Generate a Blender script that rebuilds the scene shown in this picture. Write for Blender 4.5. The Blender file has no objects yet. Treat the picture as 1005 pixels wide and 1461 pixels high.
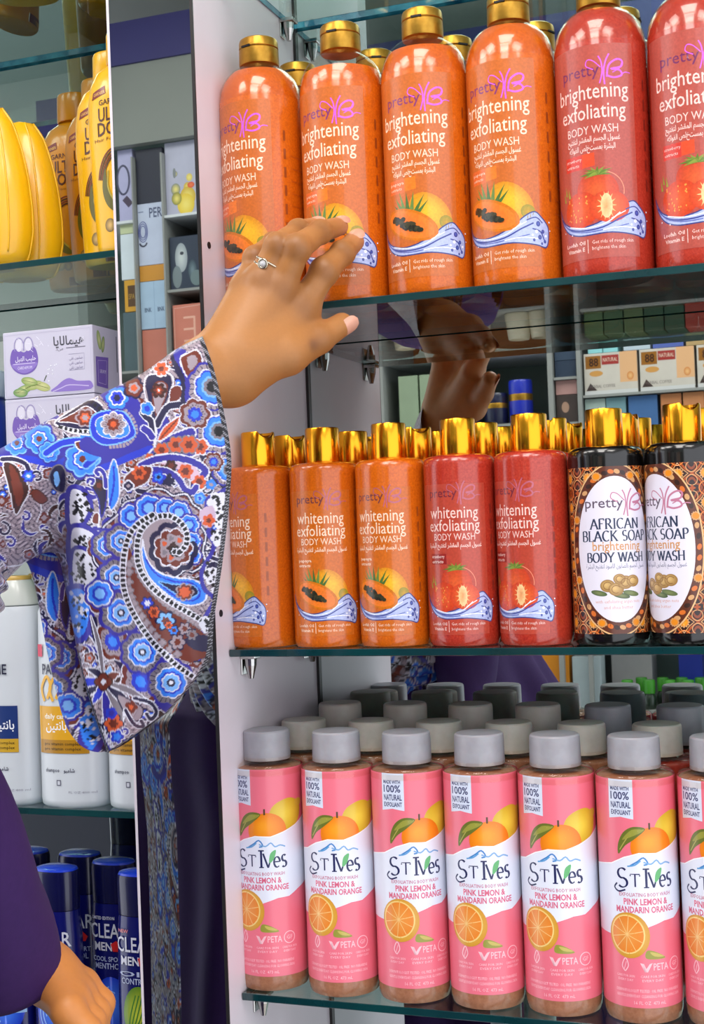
import bpy, bmesh, math, random
import numpy as np
from mathutils import Vector, Matrix
from mathutils.geometry import tessellate_polygon
random.seed(7)
rng = np.random.default_rng(11)
S = bpy.context.scene
COL = S.collection
H = 1.55                      # height of the lens above the floor; shelf heights below are relative to it
# ------------------------------------------------------------------ camera, world, lights, exposure
YAW, PIT, ROL, FPX = -0.3512, 0.0154, -0.0382, 1938.73
W_, H_ = 1005.0, 1461.0
CAM = np.array([0.4448, -0.9111, 0.0])
FWD = np.array([math.sin(YAW)*math.cos(PIT), math.cos(YAW)*math.cos(PIT), math.sin(PIT)])
_r = np.array([math.cos(YAW), -math.sin(YAW), 0.0]); _u = np.cross(_r, FWD)
RGT = math.cos(ROL)*_r + math.sin(ROL)*_u
UPV = -math.sin(ROL)*_r + math.cos(ROL)*_u
cd = bpy.data.cameras.new('camera'); cam = bpy.data.objects.new('camera', cd); COL.objects.link(cam)
cd.sensor_fit = 'VERTICAL'; cd.sensor_height = 24.0; cd.lens = 24.0*FPX/H_
cd.clip_start = 0.02; cd.clip_end = 60
m3 = Matrix(((RGT[0], UPV[0], -FWD[0]), (RGT[1], UPV[1], -FWD[1]), (RGT[2], UPV[2], -FWD[2])))
cam.matrix_world = Matrix.Translation((CAM[0], CAM[1], CAM[2]+H)) @ m3.to_4x4()
S.camera = cam
def at(x, y, z):              # a point of the photo at distance z from the lens (heights relative to the lens)
    return CAM + (FWD + RGT*(x-W_/2)/FPX - UPV*(y-H_/2)/FPX)*z
def at_np(x, y, z):
    x = np.asarray(x, float)[..., None]; y = np.asarray(y, float)[..., None]; z = np.asarray(z, float)[..., None]
    return CAM + (FWD + RGT*(x-W_/2)/FPX - UPV*(y-H_/2)/FPX)*z
wd = bpy.data.worlds.new('world'); S.world = wd; wd.use_nodes = True
wd.node_tree.nodes['Background'].inputs[0].default_value = (0.90, 0.93, 1.0, 1)
wd.node_tree.nodes['Background'].inputs[1].default_value = 2.6
S.view_settings.view_transform = 'Standard'; S.view_settings.look = 'None'
S.cycles.transparent_max_bounces = 32
S.view_settings.exposure = -0.42; S.view_settings.gamma = 1.0; S.view_settings.use_curve_mapping = False
CEIL = 1.35                   # ceiling height above the lens
LAMPS = [(0.25, -0.75, 9, 0.6), (1.05, -1.2, 8, 0.6), (-0.75, -1.05, 10, 0.6), (0.2, -1.5, 13, 0.6), (-1.5, -0.85, 9, 0.6)]
def add_lamp_light(x, y, power, size, parent):
    l = bpy.data.lights.new('panel_light', 'AREA'); l.energy = power; l.shape = 'SQUARE'; l.size = size
    l.color = (1.0, 0.95, 0.9)
    o = bpy.data.objects.new('panel_light', l); COL.objects.link(o); o.location = (0, 0, -0.03); o.parent = parent
    return o
# ------------------------------------------------------------------ helpers
def lin(c):
    return tuple(((v/255.0)/12.92 if v/255.0 <= 0.04045 else ((v/255.0+0.055)/1.055)**2.4) for v in c[:3])
def lina(c): return lin(c) + (1.0,)
MATS = {}
def mat(name, c, rough=0.5, metal=0.0, coat=0.0, noise=None, bump=0.0, spec=0.5, trans=0.0, sss=0.0):
    """noise = (scale, other colour, contrast)"""
    if name in MATS: return MATS[name]
    m = bpy.data.materials.new(name); m.use_nodes = True; nt = m.node_tree; b = nt.nodes['Principled BSDF']
    b.inputs['Base Color'].default_value = lina(c); b.inputs['Roughness'].default_value = rough
    b.inputs['Metallic'].default_value = metal; b.inputs['Coat Weight'].default_value = coat
    b.inputs['Coat Roughness'].default_value = 0.08; b.inputs['Specular IOR Level'].default_value = spec
    b.inputs['Transmission Weight'].default_value = trans
    if sss:
        b.inputs['Subsurface Weight'].default_value = sss; b.inputs['Subsurface Scale'].default_value = 0.004
    tc = nt.nodes.new('ShaderNodeTexCoord')
    if noise:
        n = nt.nodes.new('ShaderNodeTexNoise'); n.inputs['Scale'].default_value = noise[0]; n.inputs['Detail'].default_value = 3
        nt.links.new(tc.outputs['Object'], n.inputs['Vector'])
        r = nt.nodes.new('ShaderNodeValToRGB'); k = noise[2]
        r.color_ramp.elements[0].position = 0.5-k; r.color_ramp.elements[1].position = 0.5+k
        r.color_ramp.elements[0].color = lina(noise[1]); r.color_ramp.elements[1].color = lina(c)
        nt.links.new(n.outputs['Fac'], r.inputs['Fac']); nt.links.new(r.outputs['Color'], b.inputs['Base Color'])
        if bump:
            bp = nt.nodes.new('ShaderNodeBump'); bp.inputs['Strength'].default_value = bump; bp.inputs['Distance'].default_value = 0.001
            nt.links.new(n.outputs['Fac'], bp.inputs['Height']); nt.links.new(bp.outputs['Normal'], b.inputs['Normal'])
    MATS[name] = m; return m
def gel(name, c1, c2, scale=650.0):
    """body wash full of scrub grains behind clear plastic"""
    if name in MATS: return MATS[name]
    m = bpy.data.materials.new(name); m.use_nodes = True; nt = m.node_tree; b = nt.nodes['Principled BSDF']
    tc = nt.nodes.new('ShaderNodeTexCoord'); v = nt.nodes.new('ShaderNodeTexNoise'); v.inputs['Scale'].default_value = scale
    v.inputs['Detail'].default_value = 2.0; v.inputs['Roughness'].default_value = 0.65
    nt.links.new(tc.outputs['Object'], v.inputs['Vector'])
    r = nt.nodes.new('ShaderNodeValToRGB'); r.color_ramp.elements[0].position = 0.25; r.color_ramp.elements[1].position = 0.75
    r.color_ramp.elements[0].color = lina(c2); r.color_ramp.elements[1].color = lina(c1)
    nt.links.new(v.outputs['Fac'], r.inputs['Fac']); nt.links.new(r.outputs['Color'], b.inputs['Base Color'])
    b.inputs['Roughness'].default_value = 0.22; b.inputs['Coat Weight'].default_value = 0.5; b.inputs['Coat Roughness'].default_value = 0.05
    b.inputs['Subsurface Weight'].default_value = 0.12; b.inputs['Subsurface Scale'].default_value = 0.004
    b.inputs['Subsurface Radius'].default_value = (1.0, 0.7, 0.5)
    MATS[name] = m; return m
def clear(name, tint, lo=0.05, rough=0.03, ior=1.45, gain=1.0):
    """clear plastic or glass: see-through, with the sheen of its surface"""
    if name in MATS: return MATS[name]
    m = bpy.data.materials.new(name); m.use_nodes = True; nt = m.node_tree; nt.nodes.remove(nt.nodes['Principled BSDF'])
    out = nt.nodes['Material Output']; t = nt.nodes.new('ShaderNodeBsdfTransparent'); t.inputs[0].default_value = lina(tint)
    g = nt.nodes.new('ShaderNodeBsdfGlossy'); g.inputs['Roughness'].default_value = rough
    f = nt.nodes.new('ShaderNodeFresnel'); f.inputs['IOR'].default_value = ior
    ma = nt.nodes.new('ShaderNodeMath'); ma.operation = 'MULTIPLY_ADD'; ma.inputs[1].default_value = gain; ma.inputs[2].default_value = lo; ma.use_clamp = True
    mx = nt.nodes.new('ShaderNodeMixShader'); ge = nt.nodes.new('ShaderNodeNewGeometry'); fr = nt.nodes.new('ShaderNodeMath'); fr.operation = 'SUBTRACT'; fr.inputs[0].default_value = 1.0
    mu = nt.nodes.new('ShaderNodeMath'); mu.operation = 'MULTIPLY'; nt.links.new(ge.outputs['Backfacing'], fr.inputs[1])      # the sheen sits on the outer faces
    nt.links.new(f.outputs[0], ma.inputs[0]); nt.links.new(ma.outputs[0], mu.inputs[0]); nt.links.new(fr.outputs[0], mu.inputs[1]); nt.links.new(mu.outputs[0], mx.inputs[0])
    nt.links.new(t.outputs[0], mx.inputs[1]); nt.links.new(g.outputs[0], mx.inputs[2]); nt.links.new(mx.outputs[0], out.inputs['Surface'])
    MATS[name] = m; return m
def painted(name, rough=0.4, coat=0.0, bump=0.0, spec=0.5, grain=0.0, sss=0.0, sheen=0.0, scale=700.0):
    """colour comes from the print on the surface (colour attribute Col)"""
    if name in MATS: return MATS[name]
    m = bpy.data.materials.new(name); m.use_nodes = True; nt = m.node_tree; b = nt.nodes['Principled BSDF']
    a = nt.nodes.new('ShaderNodeAttribute'); a.attribute_name = 'Col'
    col = a.outputs['Color']
    n = nt.nodes.new('ShaderNodeTexNoise'); n.inputs['Scale'].default_value = scale; n.inputs['Detail'].default_value = 2
    tc = nt.nodes.new('ShaderNodeTexCoord'); nt.links.new(tc.outputs['Object'], n.inputs['Vector'])
    if grain:
        hsv = nt.nodes.new('ShaderNodeMath'); hsv.operation = 'MULTIPLY_ADD'; hsv.inputs[1].default_value = grain; hsv.inputs[2].default_value = 1-grain*0.5
        nt.links.new(n.outputs['Fac'], hsv.inputs[0])
        mx = nt.nodes.new('ShaderNodeVectorMath'); mx.operation = 'SCALE'
        nt.links.new(col, mx.inputs[0]); nt.links.new(hsv.outputs[0], mx.inputs['Scale']); col = mx.outputs[0]
    nt.links.new(col, b.inputs['Base Color'])
    b.inputs['Roughness'].default_value = rough; b.inputs['Coat Weight'].default_value = coat; b.inputs['Coat Roughness'].default_value = 0.08
    b.inputs['Specular IOR Level'].default_value = spec
    if sss:
        b.inputs['Subsurface Weight'].default_value = sss; b.inputs['Subsurface Scale'].default_value = 0.004
        b.inputs['Subsurface Radius'].default_value = (1.0, 0.4, 0.2)
    if sheen: b.inputs['Sheen Weight'].default_value = sheen
    if bump:
        bp = nt.nodes.new('ShaderNodeBump'); bp.inputs['Strength'].default_value = bump; bp.inputs['Distance'].default_value = 0.0008
        nt.links.new(n.outputs['Fac'], bp.inputs['Height']); nt.links.new(bp.outputs['Normal'], b.inputs['Normal'])
    MATS[name] = m; return m

def link(name, me, parent=None, loc=None, m=None, smooth=False, angle=None):
    o = bpy.data.objects.new(name, me); COL.objects.link(o)
    if m is not None and not me.materials: me.materials.append(m)
    if parent is not None: o.parent = parent
    if loc is not None: o.location = loc
    if smooth:
        me.polygons.foreach_set('use_smooth', [True]*len(me.polygons))
        if angle: me.set_sharp_from_angle(angle=math.radians(angle))
    return o
def bmobj(name, bm, m, parent=None, loc=None, smooth=False, angle=None):
    bmesh.ops.recalc_face_normals(bm, faces=bm.faces[:])
    me = bpy.data.meshes.new(name); bm.to_mesh(me); bm.free(); me.materials.append(m)
    return link(name, me, parent, loc, None, smooth, angle)
def thing(name, label, cat, loc=(0, 0, 0), rz=0.0, group=None):
    o = bpy.data.objects.new(name, None); COL.objects.link(o); o.empty_display_size = 0.02
    o.location = loc; o.rotation_euler = (0, 0, rz); return tag(o, label, cat, group)
def tag(o, label=None, cat=None, group=None, kind=None):
    if label: o['label'] = label
    if cat: o['category'] = cat
    if group: o['group'] = group
    if kind: o['kind'] = kind
    return o
def kids(o): return [c for c in bpy.data.objects if c.parent == o]
def dup(o, loc, rz=0.0, label=None, group=None, parent=None, children=None):
    ch = kids(o)
    c = o.copy(); COL.objects.link(c)
    if parent is not None: c.parent = parent
    else:
        c.location = loc; c.rotation_euler = (0, 0, rz)
    if label: c['label'] = label
    if group: c['group'] = group
    for k in ch: dup(k, None, 0, parent=c)
    return c
def bm_box(bm, x0, x1, y0, y1, z0, z1, bev=0.0, seg=1):
    vs = [bm.verts.new((x, y, z)) for x in (x0, x1) for y in (y0, y1) for z in (z0, z1)]
    fs = [(0, 1, 3, 2), (4, 6, 7, 5), (0, 4, 5, 1), (2, 3, 7, 6), (0, 2, 6, 4), (1, 5, 7, 3)]
    faces = [bm.faces.new([vs[i] for i in f]) for f in fs]
    if bev:
        es = list({e for f in faces for e in f.edges})
        bmesh.ops.bevel(bm, geom=es, offset=bev, segments=seg, affect='EDGES', profile=0.5)
    return bm
def box(name, x0, x1, y0, y1, z0, z1, m, parent=None, bev=0.0, loc=None):
    bm = bmesh.new(); bm_box(bm, x0, x1, y0, y1, z0, z1, bev); return bmobj(name, bm, m, parent, loc)
def lathe_bm(prof, n=48, bm=None, c=(0, 0), cap0=True, cap1=True, sy=1.0, power=None):
    """prof: (radius, height); power: superellipse exponent of the section"""
    bm = bm or bmesh.new(); rings = []
    for r, z in prof:
        ring = []
        for i in range(n):
            t = 2*math.pi*i/n; ct, st = math.cos(t), math.sin(t)
            if power: ct = math.copysign(abs(ct)**(2/power), ct); st = math.copysign(abs(st)**(2/power), st)
            rx, ry = (r if isinstance(r, tuple) else (r, r*sy))
            ring.append(bm.verts.new((c[0]+rx*ct, c[1]+ry*st, z)))
        rings.append(ring)
    for a, b in zip(rings, rings[1:]):
        for i in range(n):
            j = (i+1) % n; bm.faces.new((a[i], a[j], b[j], b[i]))
    if cap0: bm.faces.new(rings[0][::-1])
    if cap1: bm.faces.new(rings[-1])
    return bm
def lathe(name, prof, m, parent=None, n=48, angle=40, cap0=True, cap1=True, sy=1.0, power=None, loc=None):
    return bmobj(name, lathe_bm(prof, n, None, (0, 0), cap0, cap1, sy, power), m, parent, loc, True, angle)
def tube_bm(bm, pts, r, n=8, closed=False):
    pts = [Vector(p) for p in pts]; rings = []; up = Vector((0.123, 0.31, 0.94))
    for i, p in enumerate(pts):
        a = pts[(i-1) % len(pts)] if (i > 0 or closed) else p; b = pts[(i+1) % len(pts)] if (i < len(pts)-1 or closed) else p
        d = (b-a).normalized(); s = d.cross(up).normalized(); t = s.cross(d)
        rr = r[i] if isinstance(r, (list, tuple)) else r
        rings.append([bm.verts.new(p+(s*math.cos(2*math.pi*k/n)+t*math.sin(2*math.pi*k/n))*rr) for k in range(n)])
    for q in range(len(rings)-(0 if closed else 1)):
        a, b = rings[q], rings[(q+1) % len(rings)]
        for k in range(n): bm.faces.new((a[k], a[(k+1) % n], b[(k+1) % n], b[k]))
    if not closed: bm.faces.new(rings[0][::-1]); bm.faces.new(rings[-1])
    return bm
# ------------------------------------------------------------------ flat printed art, later wrapped on a surface
TXT = {}
def text_mesh(s, res=2, off=0.0):
    k = (s, res, off)
    if k in TXT: return TXT[k]
    cu = bpy.data.curves.new('txt', 'FONT'); cu.body = s; cu.size = 1.0; cu.resolution_u = res; cu.offset = off
    o = bpy.data.objects.new('txt', cu); COL.objects.link(o); dg = bpy.context.evaluated_depsgraph_get()
    me = bpy.data.meshes.new_from_object(o.evaluated_get(dg))
    v = np.array([(p.co.x, p.co.y) for p in me.vertices]) if len(me.vertices) else np.zeros((0, 2))
    f = [tuple(p.vertices) for p in me.polygons]
    bpy.data.objects.remove(o); bpy.data.curves.remove(cu); bpy.data.meshes.remove(me)
    TXT[k] = (v, f); return TXT[k]
AR = {'ا': ('\uFE8D', '\uFE8E', '', ''), 'ب': '\uFE8F', 'ت': '\uFE95', 'ة': ('\uFE93', '\uFE94', '', ''), 'ج': '\uFE9D', 'ح': '\uFEA1', 'د': ('\uFEA9', '\uFEAA', '', ''),
      'ر': ('\uFEAD', '\uFEAE', '', ''), 'ز': ('\uFEAF', '\uFEB0', '', ''), 'س': '\uFEB1', 'ش': '\uFEB5', 'ص': '\uFEB9', 'ع': '\uFEC9', 'غ': '\uFECD', 'ف': '\uFED1', 'ق': '\uFED5',
      'ك': '\uFED9', 'ل': '\uFEDD', 'م': '\uFEE1', 'ن': '\uFEE5', 'ه': '\uFEE9', 'و': ('\uFEED', '\uFEEE', '', ''), 'ي': '\uFEF1', 'ط': '\uFEC1', 'ض': '\uFEBD'}
def arabic(s):
    out = []
    for w in s.split(' '):
        g = []
        for i, ch in enumerate(w):
            f = AR.get(ch)
            if f is None: g.append(ch); continue
            if isinstance(f, str): f = tuple(chr(ord(f)+k) for k in range(4))      # isolated, final, initial, medial
            prev = i > 0 and w[i-1] in AR and (isinstance(AR[w[i-1]], str)); nxt = i < len(w)-1 and w[i+1] in AR and f[2]
            g.append(f[3] if prev and nxt else f[1] if prev else f[2] if nxt else f[0])
        out.append(''.join(g))
    return ' '.join(out)[::-1]
def arc(cx, cy, rx, ry, a0, a1, n=14):
    return [(cx+rx*math.cos(math.radians(a0+(a1-a0)*i/n)), cy+ry*math.sin(math.radians(a0+(a1-a0)*i/n))) for i in range(n+1)]
def smooth_line(p, n=6, closed=False):
    p = [np.array(q, float) for q in p]; out = []; m = len(p); rng_ = range(m if closed else m-1)
    for i in rng_:
        a = p[(i-1) % m] if closed or i > 0 else p[0]; b = p[i]; c = p[(i+1) % m]; d = p[(i+2) % m] if closed or i+2 < m else p[-1]
        for k in range(n):
            t = k/n; out.append(tuple(0.5*((2*b)+(-a+c)*t+(2*a-5*b+4*c-d)*t*t+(-a+3*b-3*c+d)*t**3)))
    if not closed: out.append(tuple(p[-1]))
    return out
SERIF = {   # skeletons of roman capitals: width, strokes, feet
 'A': (.78, [[(0, 0), (.38, 1)], [(.38, 1), (.76, 0)], [(.15, .36), (.62, .36)]], [(0, 0), (.76, 0)]),
 'B': (.66, [[(.1, 0), (.1, 1)], [(.1, 1), (.36, 1)]+arc(.36, .76, .2, .24, 90, -90, 8)+[(.1, .52)], [(.1, .52), (.38, .52)]+arc(.38, .26, .24, .26, 90, -90, 8)+[(.1, 0)]], []),
 'C': (.74, [arc(.42, .5, .38, .5, 48, 312)], []),
 'D': (.78, [[(.1, 0), (.1, 1)], [(.1, 1), (.3, 1)]+arc(.3, .5, .42, .5, 90, -90)+[(.1, 0)]], []),
 'F': (.58, [[(.1, 0), (.1, 1)], [(.1, 1), (.54, 1), (.54, .84)], [(.1, .53), (.44, .53)]], [(.1, 0)]),
 'H': (.82, [[(.12, 0), (.12, 1)], [(.7, 0), (.7, 1)], [(.12, .52), (.7, .52)]], [(.12, 0), (.7, 0), (.12, 1), (.7, 1)]),
 'I': (.28, [[(.14, 0), (.14, 1)]], [(.14, 0), (.14, 1)]),
 'K': (.74, [[(.1, 0), (.1, 1)], [(.64, 1), (.12, .45)], [(.26, .58), (.7, 0)]], [(.1, 0), (.1, 1), (.7, 0), (.64, 1)]),
 'L': (.58, [[(.1, 1), (.1, 0), (.54, 0), (.54, .16)]], [(.1, 1)]),
 'N': (.84, [[(.1, 0), (.1, 1)], [(.1, 1), (.72, 0)], [(.72, 0), (.72, 1)]], [(.1, 0), (.72, 1)]),
 'O': (.84, [arc(.42, .5, .38, .5, 0, 360, 24)], []),
 'P': (.62, [[(.1, 0), (.1, 1)], [(.1, 1), (.32, 1)]+arc(.32, .74, .24, .26, 90, -90, 8)+[(.1, .48)]], [(.1, 0)]),
 'R': (.72, [[(.1, 0), (.1, 1)], [(.1, 1), (.32, 1)]+arc(.32, .75, .22, .25, 90, -90, 8)+[(.1, .5)], [(.32, .5), (.68, 0)]], [(.1, 0), (.68, 0)]),
 'S': (.58, [arc(.29, .74, .22, .26, 40, 270, 10)+arc(.29, .25, .24, .25, 90, -140, 10)], []),
 'W': (1.1, [[(0, 1), (.28, 0)], [(.28, 0), (.54, 1)], [(.54, 1), (.8, 0)], [(.8, 0), (1.06, 1)]], [(0, 1), (1.06, 1)]),
 'Y': (.76, [[(0, 1), (.37, .46)], [(.74, 1), (.37, .46)], [(.37, .46), (.37, 0)]], [(0, 1), (.74, 1), (.37, 0)]),
 'T': (.7, [[(.35, 0), (.35, 1)], [(.02, .84), (.02, 1), (.68, 1), (.68, .84)]], [(.35, 0)]),
 'V': (.76, [[(0, 1), (.37, 0)], [(.37, 0), (.74, 1)]], [(0, 1), (.74, 1)]),
 'e': (.5, [[(.06, .36), (.44, .36)]+arc(.25, .34, .2, .34, 5, 310, 14)], []),
 's': (.42, [arc(.2, .5, .15, .17, 40, 270, 8)+arc(.2, .17, .17, .17, 90, -140, 8)], []),
 'v': (.5, [[(0, .68), (.24, 0)], [(.24, 0), (.48, .68)]], []),
 ' ': (.34, [], [])}
class Art:
    def __init__(s): s.v = []; s.c = []; s.l = []; s.f = []; s.g = []
    def add(s, verts, faces, col, layer):
        o = len(s.v); n = len(verts); s.v += [tuple(p) for p in verts]; s.g.append((o, o+n, layer))
        s.c += (list(col) if isinstance(col, list) else [lin(col)]*n); s.l += [layer]*n
        s.f += [tuple(i+o for i in f) for f in faces]
    def poly(s, pts, col, layer=1):
        t = tessellate_polygon([[Vector((p[0], p[1], 0)) for p in pts]]); s.add(pts, t, col, layer)
    def rect(s, x0, y0, x1, y1, col, layer=1): s.add([(x0, y0), (x1, y0), (x1, y1), (x0, y1)], [(0, 1, 2, 3)], col, layer)
    def ell(s, cx, cy, rx, ry, col, layer=1, rot=0, inner=None, off=(0, 0), n=28, lob=0, amp=0.0):
        """inner: colour towards the (offset) middle of the printed shape"""
        cr, sr = math.cos(rot), math.sin(rot); V = []; C = []; F = []
        ks = [1.0, .72, .44, .16] if inner else [1.0]
        for k in ks:
            for i in range(n):
                t = 2*math.pi*i/n; rr = k*(1+amp*math.cos(lob*t))
                x, y = rx*(rr*math.cos(t)+off[0]*(1-k)), ry*(rr*math.sin(t)+off[1]*(1-k))
                V.append((cx+x*cr-y*sr, cy+x*sr+y*cr))
                a, b = lin(col), lin(inner or col); C.append(tuple(a[j]*k+b[j]*(1-k) for j in range(3)))
        for q in range(len(ks)-1):
            for i in range(n): F.append((q*n+i, q*n+(i+1) % n, (q+1)*n+(i+1) % n, (q+1)*n+i))
        F.append(tuple(range((len(ks)-1)*n, len(ks)*n)))
        s.add(V, F, C, layer)
    def stroke(s, pts, w, col, layer=1, nib=None):
        """nib = (thick, thin, pen angle) for a broad pen; w may be a list along the line"""
        P = [np.array(p, float) for p in pts]; n = len(P); V = []; F = []
        for i in range(n):
            d = P[min(i+1, n-1)]-P[max(i-1, 0)]; L = math.hypot(*d) or 1.0; d = d/L
            if nib:
                ww = nib[1]+(nib[0]-nib[1])*abs(math.sin(math.atan2(d[1], d[0])-math.radians(nib[2])))
            else: ww = w[i] if isinstance(w, (list, tuple)) else w
            q = np.array([-d[1], d[0]])*ww/2; V += [tuple(P[i]+q), tuple(P[i]-q)]
        for i in range(n-1): F.append((2*i+1, 2*i+3, 2*i+2, 2*i))
        s.add(V, F, col, layer)
    def text(s, txt, x, y, w=None, h=None, col=(255, 255, 255), layer=2, align='L', slope=0.0, res=2, bold=0.0, flip=False):
        """x, y: baseline start (or centre); w: width to fill; h: height of a capital"""
        v, f = text_mesh(txt, res, round(min(.03, bold*.68/(h or 4)*.5), 3) if bold else 0.0)
        if not len(v): return
        v = v.copy(); x0, x1 = v[:, 0].min(), v[:, 0].max(); v[:, 0] -= x0; tw = x1-x0
        sy = h/0.68 if h else w/tw
        sx = w/tw if w else sy
        v = v*np.array([sx, sy])
        if flip: v[:, 0] = tw*sx-v[:, 0]
        if align == 'C': v[:, 0] -= tw*sx/2
        v[:, 1] += slope*v[:, 0]
        s.add([(x+p[0], y+p[1]) for p in v], f, col, layer)
    def serif(s, txt, x, y, w, h, col, layer=2, thick=.17, thin=.055, pen=12, gap=.1, feet=True):
        tot = sum(SERIF[c][0]+gap for c in txt)-gap; k = w/tot; cx = x
        for c in txt:
            wd_, st, ft = SERIF[c]
            for line in st:
                P = [(cx+p[0]*k, y+p[1]*h) for p in line]
                if len(P) == 2: P = [P[0], ((P[0][0]+P[1][0])/2, (P[0][1]+P[1][1])/2), P[1]]
                s.stroke(P, 0, col, layer, nib=(thick*h, thin*h, pen))
            if feet:
                for fx, fy in ft: s.rect(cx+(fx-.14)*k, y+fy*h-(.025*h), cx+(fx+.14)*k, y+fy*h+.025*h, col, layer)
            cx += (wd_+gap)*k
    def fine(s, x0, x1, y, h, col, layer=2, seed=1, words='Made with care for soft and smooth skin every day of the week'):
        w = words.split(' '); s.text(' '.join(w[seed % 3:seed % 3+max(2, int((x1-x0)/(h*2.6)))]), x0, y, x1-x0, h, col, layer, res=1)
    def build(s, name, m, fn, parent=None, du=None, clip=None, loc=None):
        # each printed shape lies just above whatever it overlaps
        done = []
        for a, b, ly in sorted(s.g, key=lambda q: q[2]):
            xs = [p[0] for p in s.v[a:b]]; ys = [p[1] for p in s.v[a:b]]; bb = (min(xs), max(xs), min(ys), max(ys)); d = 0
            for q, e in done:
                if q[0] < bb[1] and q[1] > bb[0] and q[2] < bb[3] and q[3] > bb[2] and e >= d: d = e+1
            done.append((bb, d)); s.l[a:b] = [d]*(b-a)
        bm = bmesh.new(); cl = bm.verts.layers.float_color.new('Col'); ll = bm.verts.layers.float.new('lay')
        vs = []
        for p, c, l in zip(s.v, s.c, s.l):
            q = bm.verts.new((p[0], p[1], 0)); q[cl] = (c[0], c[1], c[2], 1); q[ll] = l; vs.append(q)
        for f in s.f:
            if len(set(f)) == len(f):
                try: bm.faces.new([vs[i] for i in f])
                except ValueError: pass
        if du:
            us = [p[0] for p in s.v]; u = math.floor(min(us)/du)*du
            while u < max(us):
                bmesh.ops.bisect_plane(bm, geom=bm.verts[:]+bm.edges[:]+bm.faces[:], plane_co=(u, 0, 0), plane_no=(1, 0, 0)); u += du
        for a, no in (clip or []):
            bmesh.ops.bisect_plane(bm, geom=bm.verts[:]+bm.edges[:]+bm.faces[:], plane_co=(a[0], a[1], 0), plane_no=(no[0], no[1], 0), clear_outer=True)
        for v in bm.verts: v.co = fn(v.co.x, v.co.y, v[ll])
        me = bpy.data.meshes.new(name); bm.to_mesh(me); bm.free(); me.materials.append(m)
        return link(name, me, parent, loc, None, True)
def on_cyl(r, z0=0.0):
    def fn(u, h, l):
        ph = u/1000.0/r; R = r+0.00012+l*0.000012; return (R*math.sin(ph), -R*math.cos(ph), z0+h/1000.0)
    return fn
def on_flat(y, z0=0.0, step=0.00005):     # faces -Y, u to +X
    return lambda u, h, l: (u/1000.0, y-0.0001-l*step, z0+h/1000.0)
# ------------------------------------------------------------------ materials shared by the place
M_white = mat('white_laminate', (222, 212, 220), 0.35, noise=(30, (214, 204, 212), .4))
M_black = mat('black_edging', (22, 20, 22), 0.4, noise=(80, (30, 27, 28), .3))
M_mirror = mat('mirror_silver', (196, 205, 203), 0.012, metal=1.0)
M_chrome = mat('chrome', (190, 188, 185), 0.18, metal=1.0)
M_plainglass = clear('shelf_glass', (226, 243, 238), 0.0, 0.004, 1.5, 1.55)
M_edge = mat('green_glass_edge', (14, 66, 68), 0.12, coat=0.6, noise=(14, (6, 38, 44), .25))
M_edge2 = mat('glinting_glass_edge', (70, 165, 190), 0.1, coat=0.6, noise=(70, (24, 96, 130), .2))  # brighter than the other edges: a blue glint put into the colour
M_shell = clear('clear_bottle_plastic', (250, 244, 238), 0.02, 0.10, 1.35, 0.6)
M_gold = mat('brushed_gold_plastic', (196, 150, 58), 0.33, metal=0.85, noise=(220, (170, 122, 40), .3))
M_goldm = mat('shiny_gold_metal', (252, 174, 42), 0.2, metal=1.0)
M_black_body = mat('black_bottle_plastic', (16, 14, 14), 0.15, coat=0.4)
M_frost = mat('frosted_cap_plastic', (166, 166, 174), 0.36, noise=(120, (150, 149, 156), .35), sss=.2)
M_frost2 = mat('frosted_cap_plastic_lightened', (206, 199, 190), 0.45, noise=(140, (188, 180, 170), .35), sss=.3)  # rear-row copy, lightened in colour to make up for the shade there
M_dark = mat('dark_gap', (14, 10, 16), 0.6)
M_print = painted('printed_label', 0.33, coat=0.25)
M_film = painted('clear_printed_film', 0.28, coat=0.4, grain=0.55, scale=600)
G_pap = gel('papaya_scrub_gel', (224, 112, 18), (190, 82, 10))
G_str = gel('strawberry_scrub_gel', (194, 64, 44), (158, 38, 26))
G_cit = gel('citrus_scrub_gel', (176, 122, 92), (150, 98, 72), 300)
G_red = gel('red_scrub_gel', (186, 70, 56), (150, 46, 38), 300)

# ------------------------------------------------------------------ setting
def struct(o): o['kind'] = 'structure'; return o
M_floor = mat('floor_tile', (212, 206, 200), 0.25, noise=(3, (200, 194, 188), .3))
M_wall = mat('shop_wall', (206, 206, 202), 0.7, noise=(4, (196, 196, 190), .3))
M_ceil = mat('ceiling_board', (190, 190, 188), 0.8, noise=(5, (182, 182, 180), .3))
struct(box('floor', -2.6, 2.2, -2.4, 0.34, -0.05, 0.0, M_floor))
struct(box('ceiling', -2.6, 2.2, -2.4, 0.34, H+CEIL, H+CEIL+0.05, M_ceil))
struct(box('wall_back', -2.6, 2.2, 0.24, 0.34, 0.0, H+CEIL, M_wall))
struct(box('wall_front', -2.6, 0.66, -2.4, -2.28, 0.0, H+CEIL, M_wall))
M_diff = mat('lamp_diffuser', (255, 250, 244), 0.6)
b_ = M_diff.node_tree.nodes['Principled BSDF']; b_.inputs['Emission Color'].default_value = (1, .95, .9, 1); b_.inputs['Emission Strength'].default_value = 5.0
M_lampframe = mat('lamp_frame', (225, 225, 225), 0.4)
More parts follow.
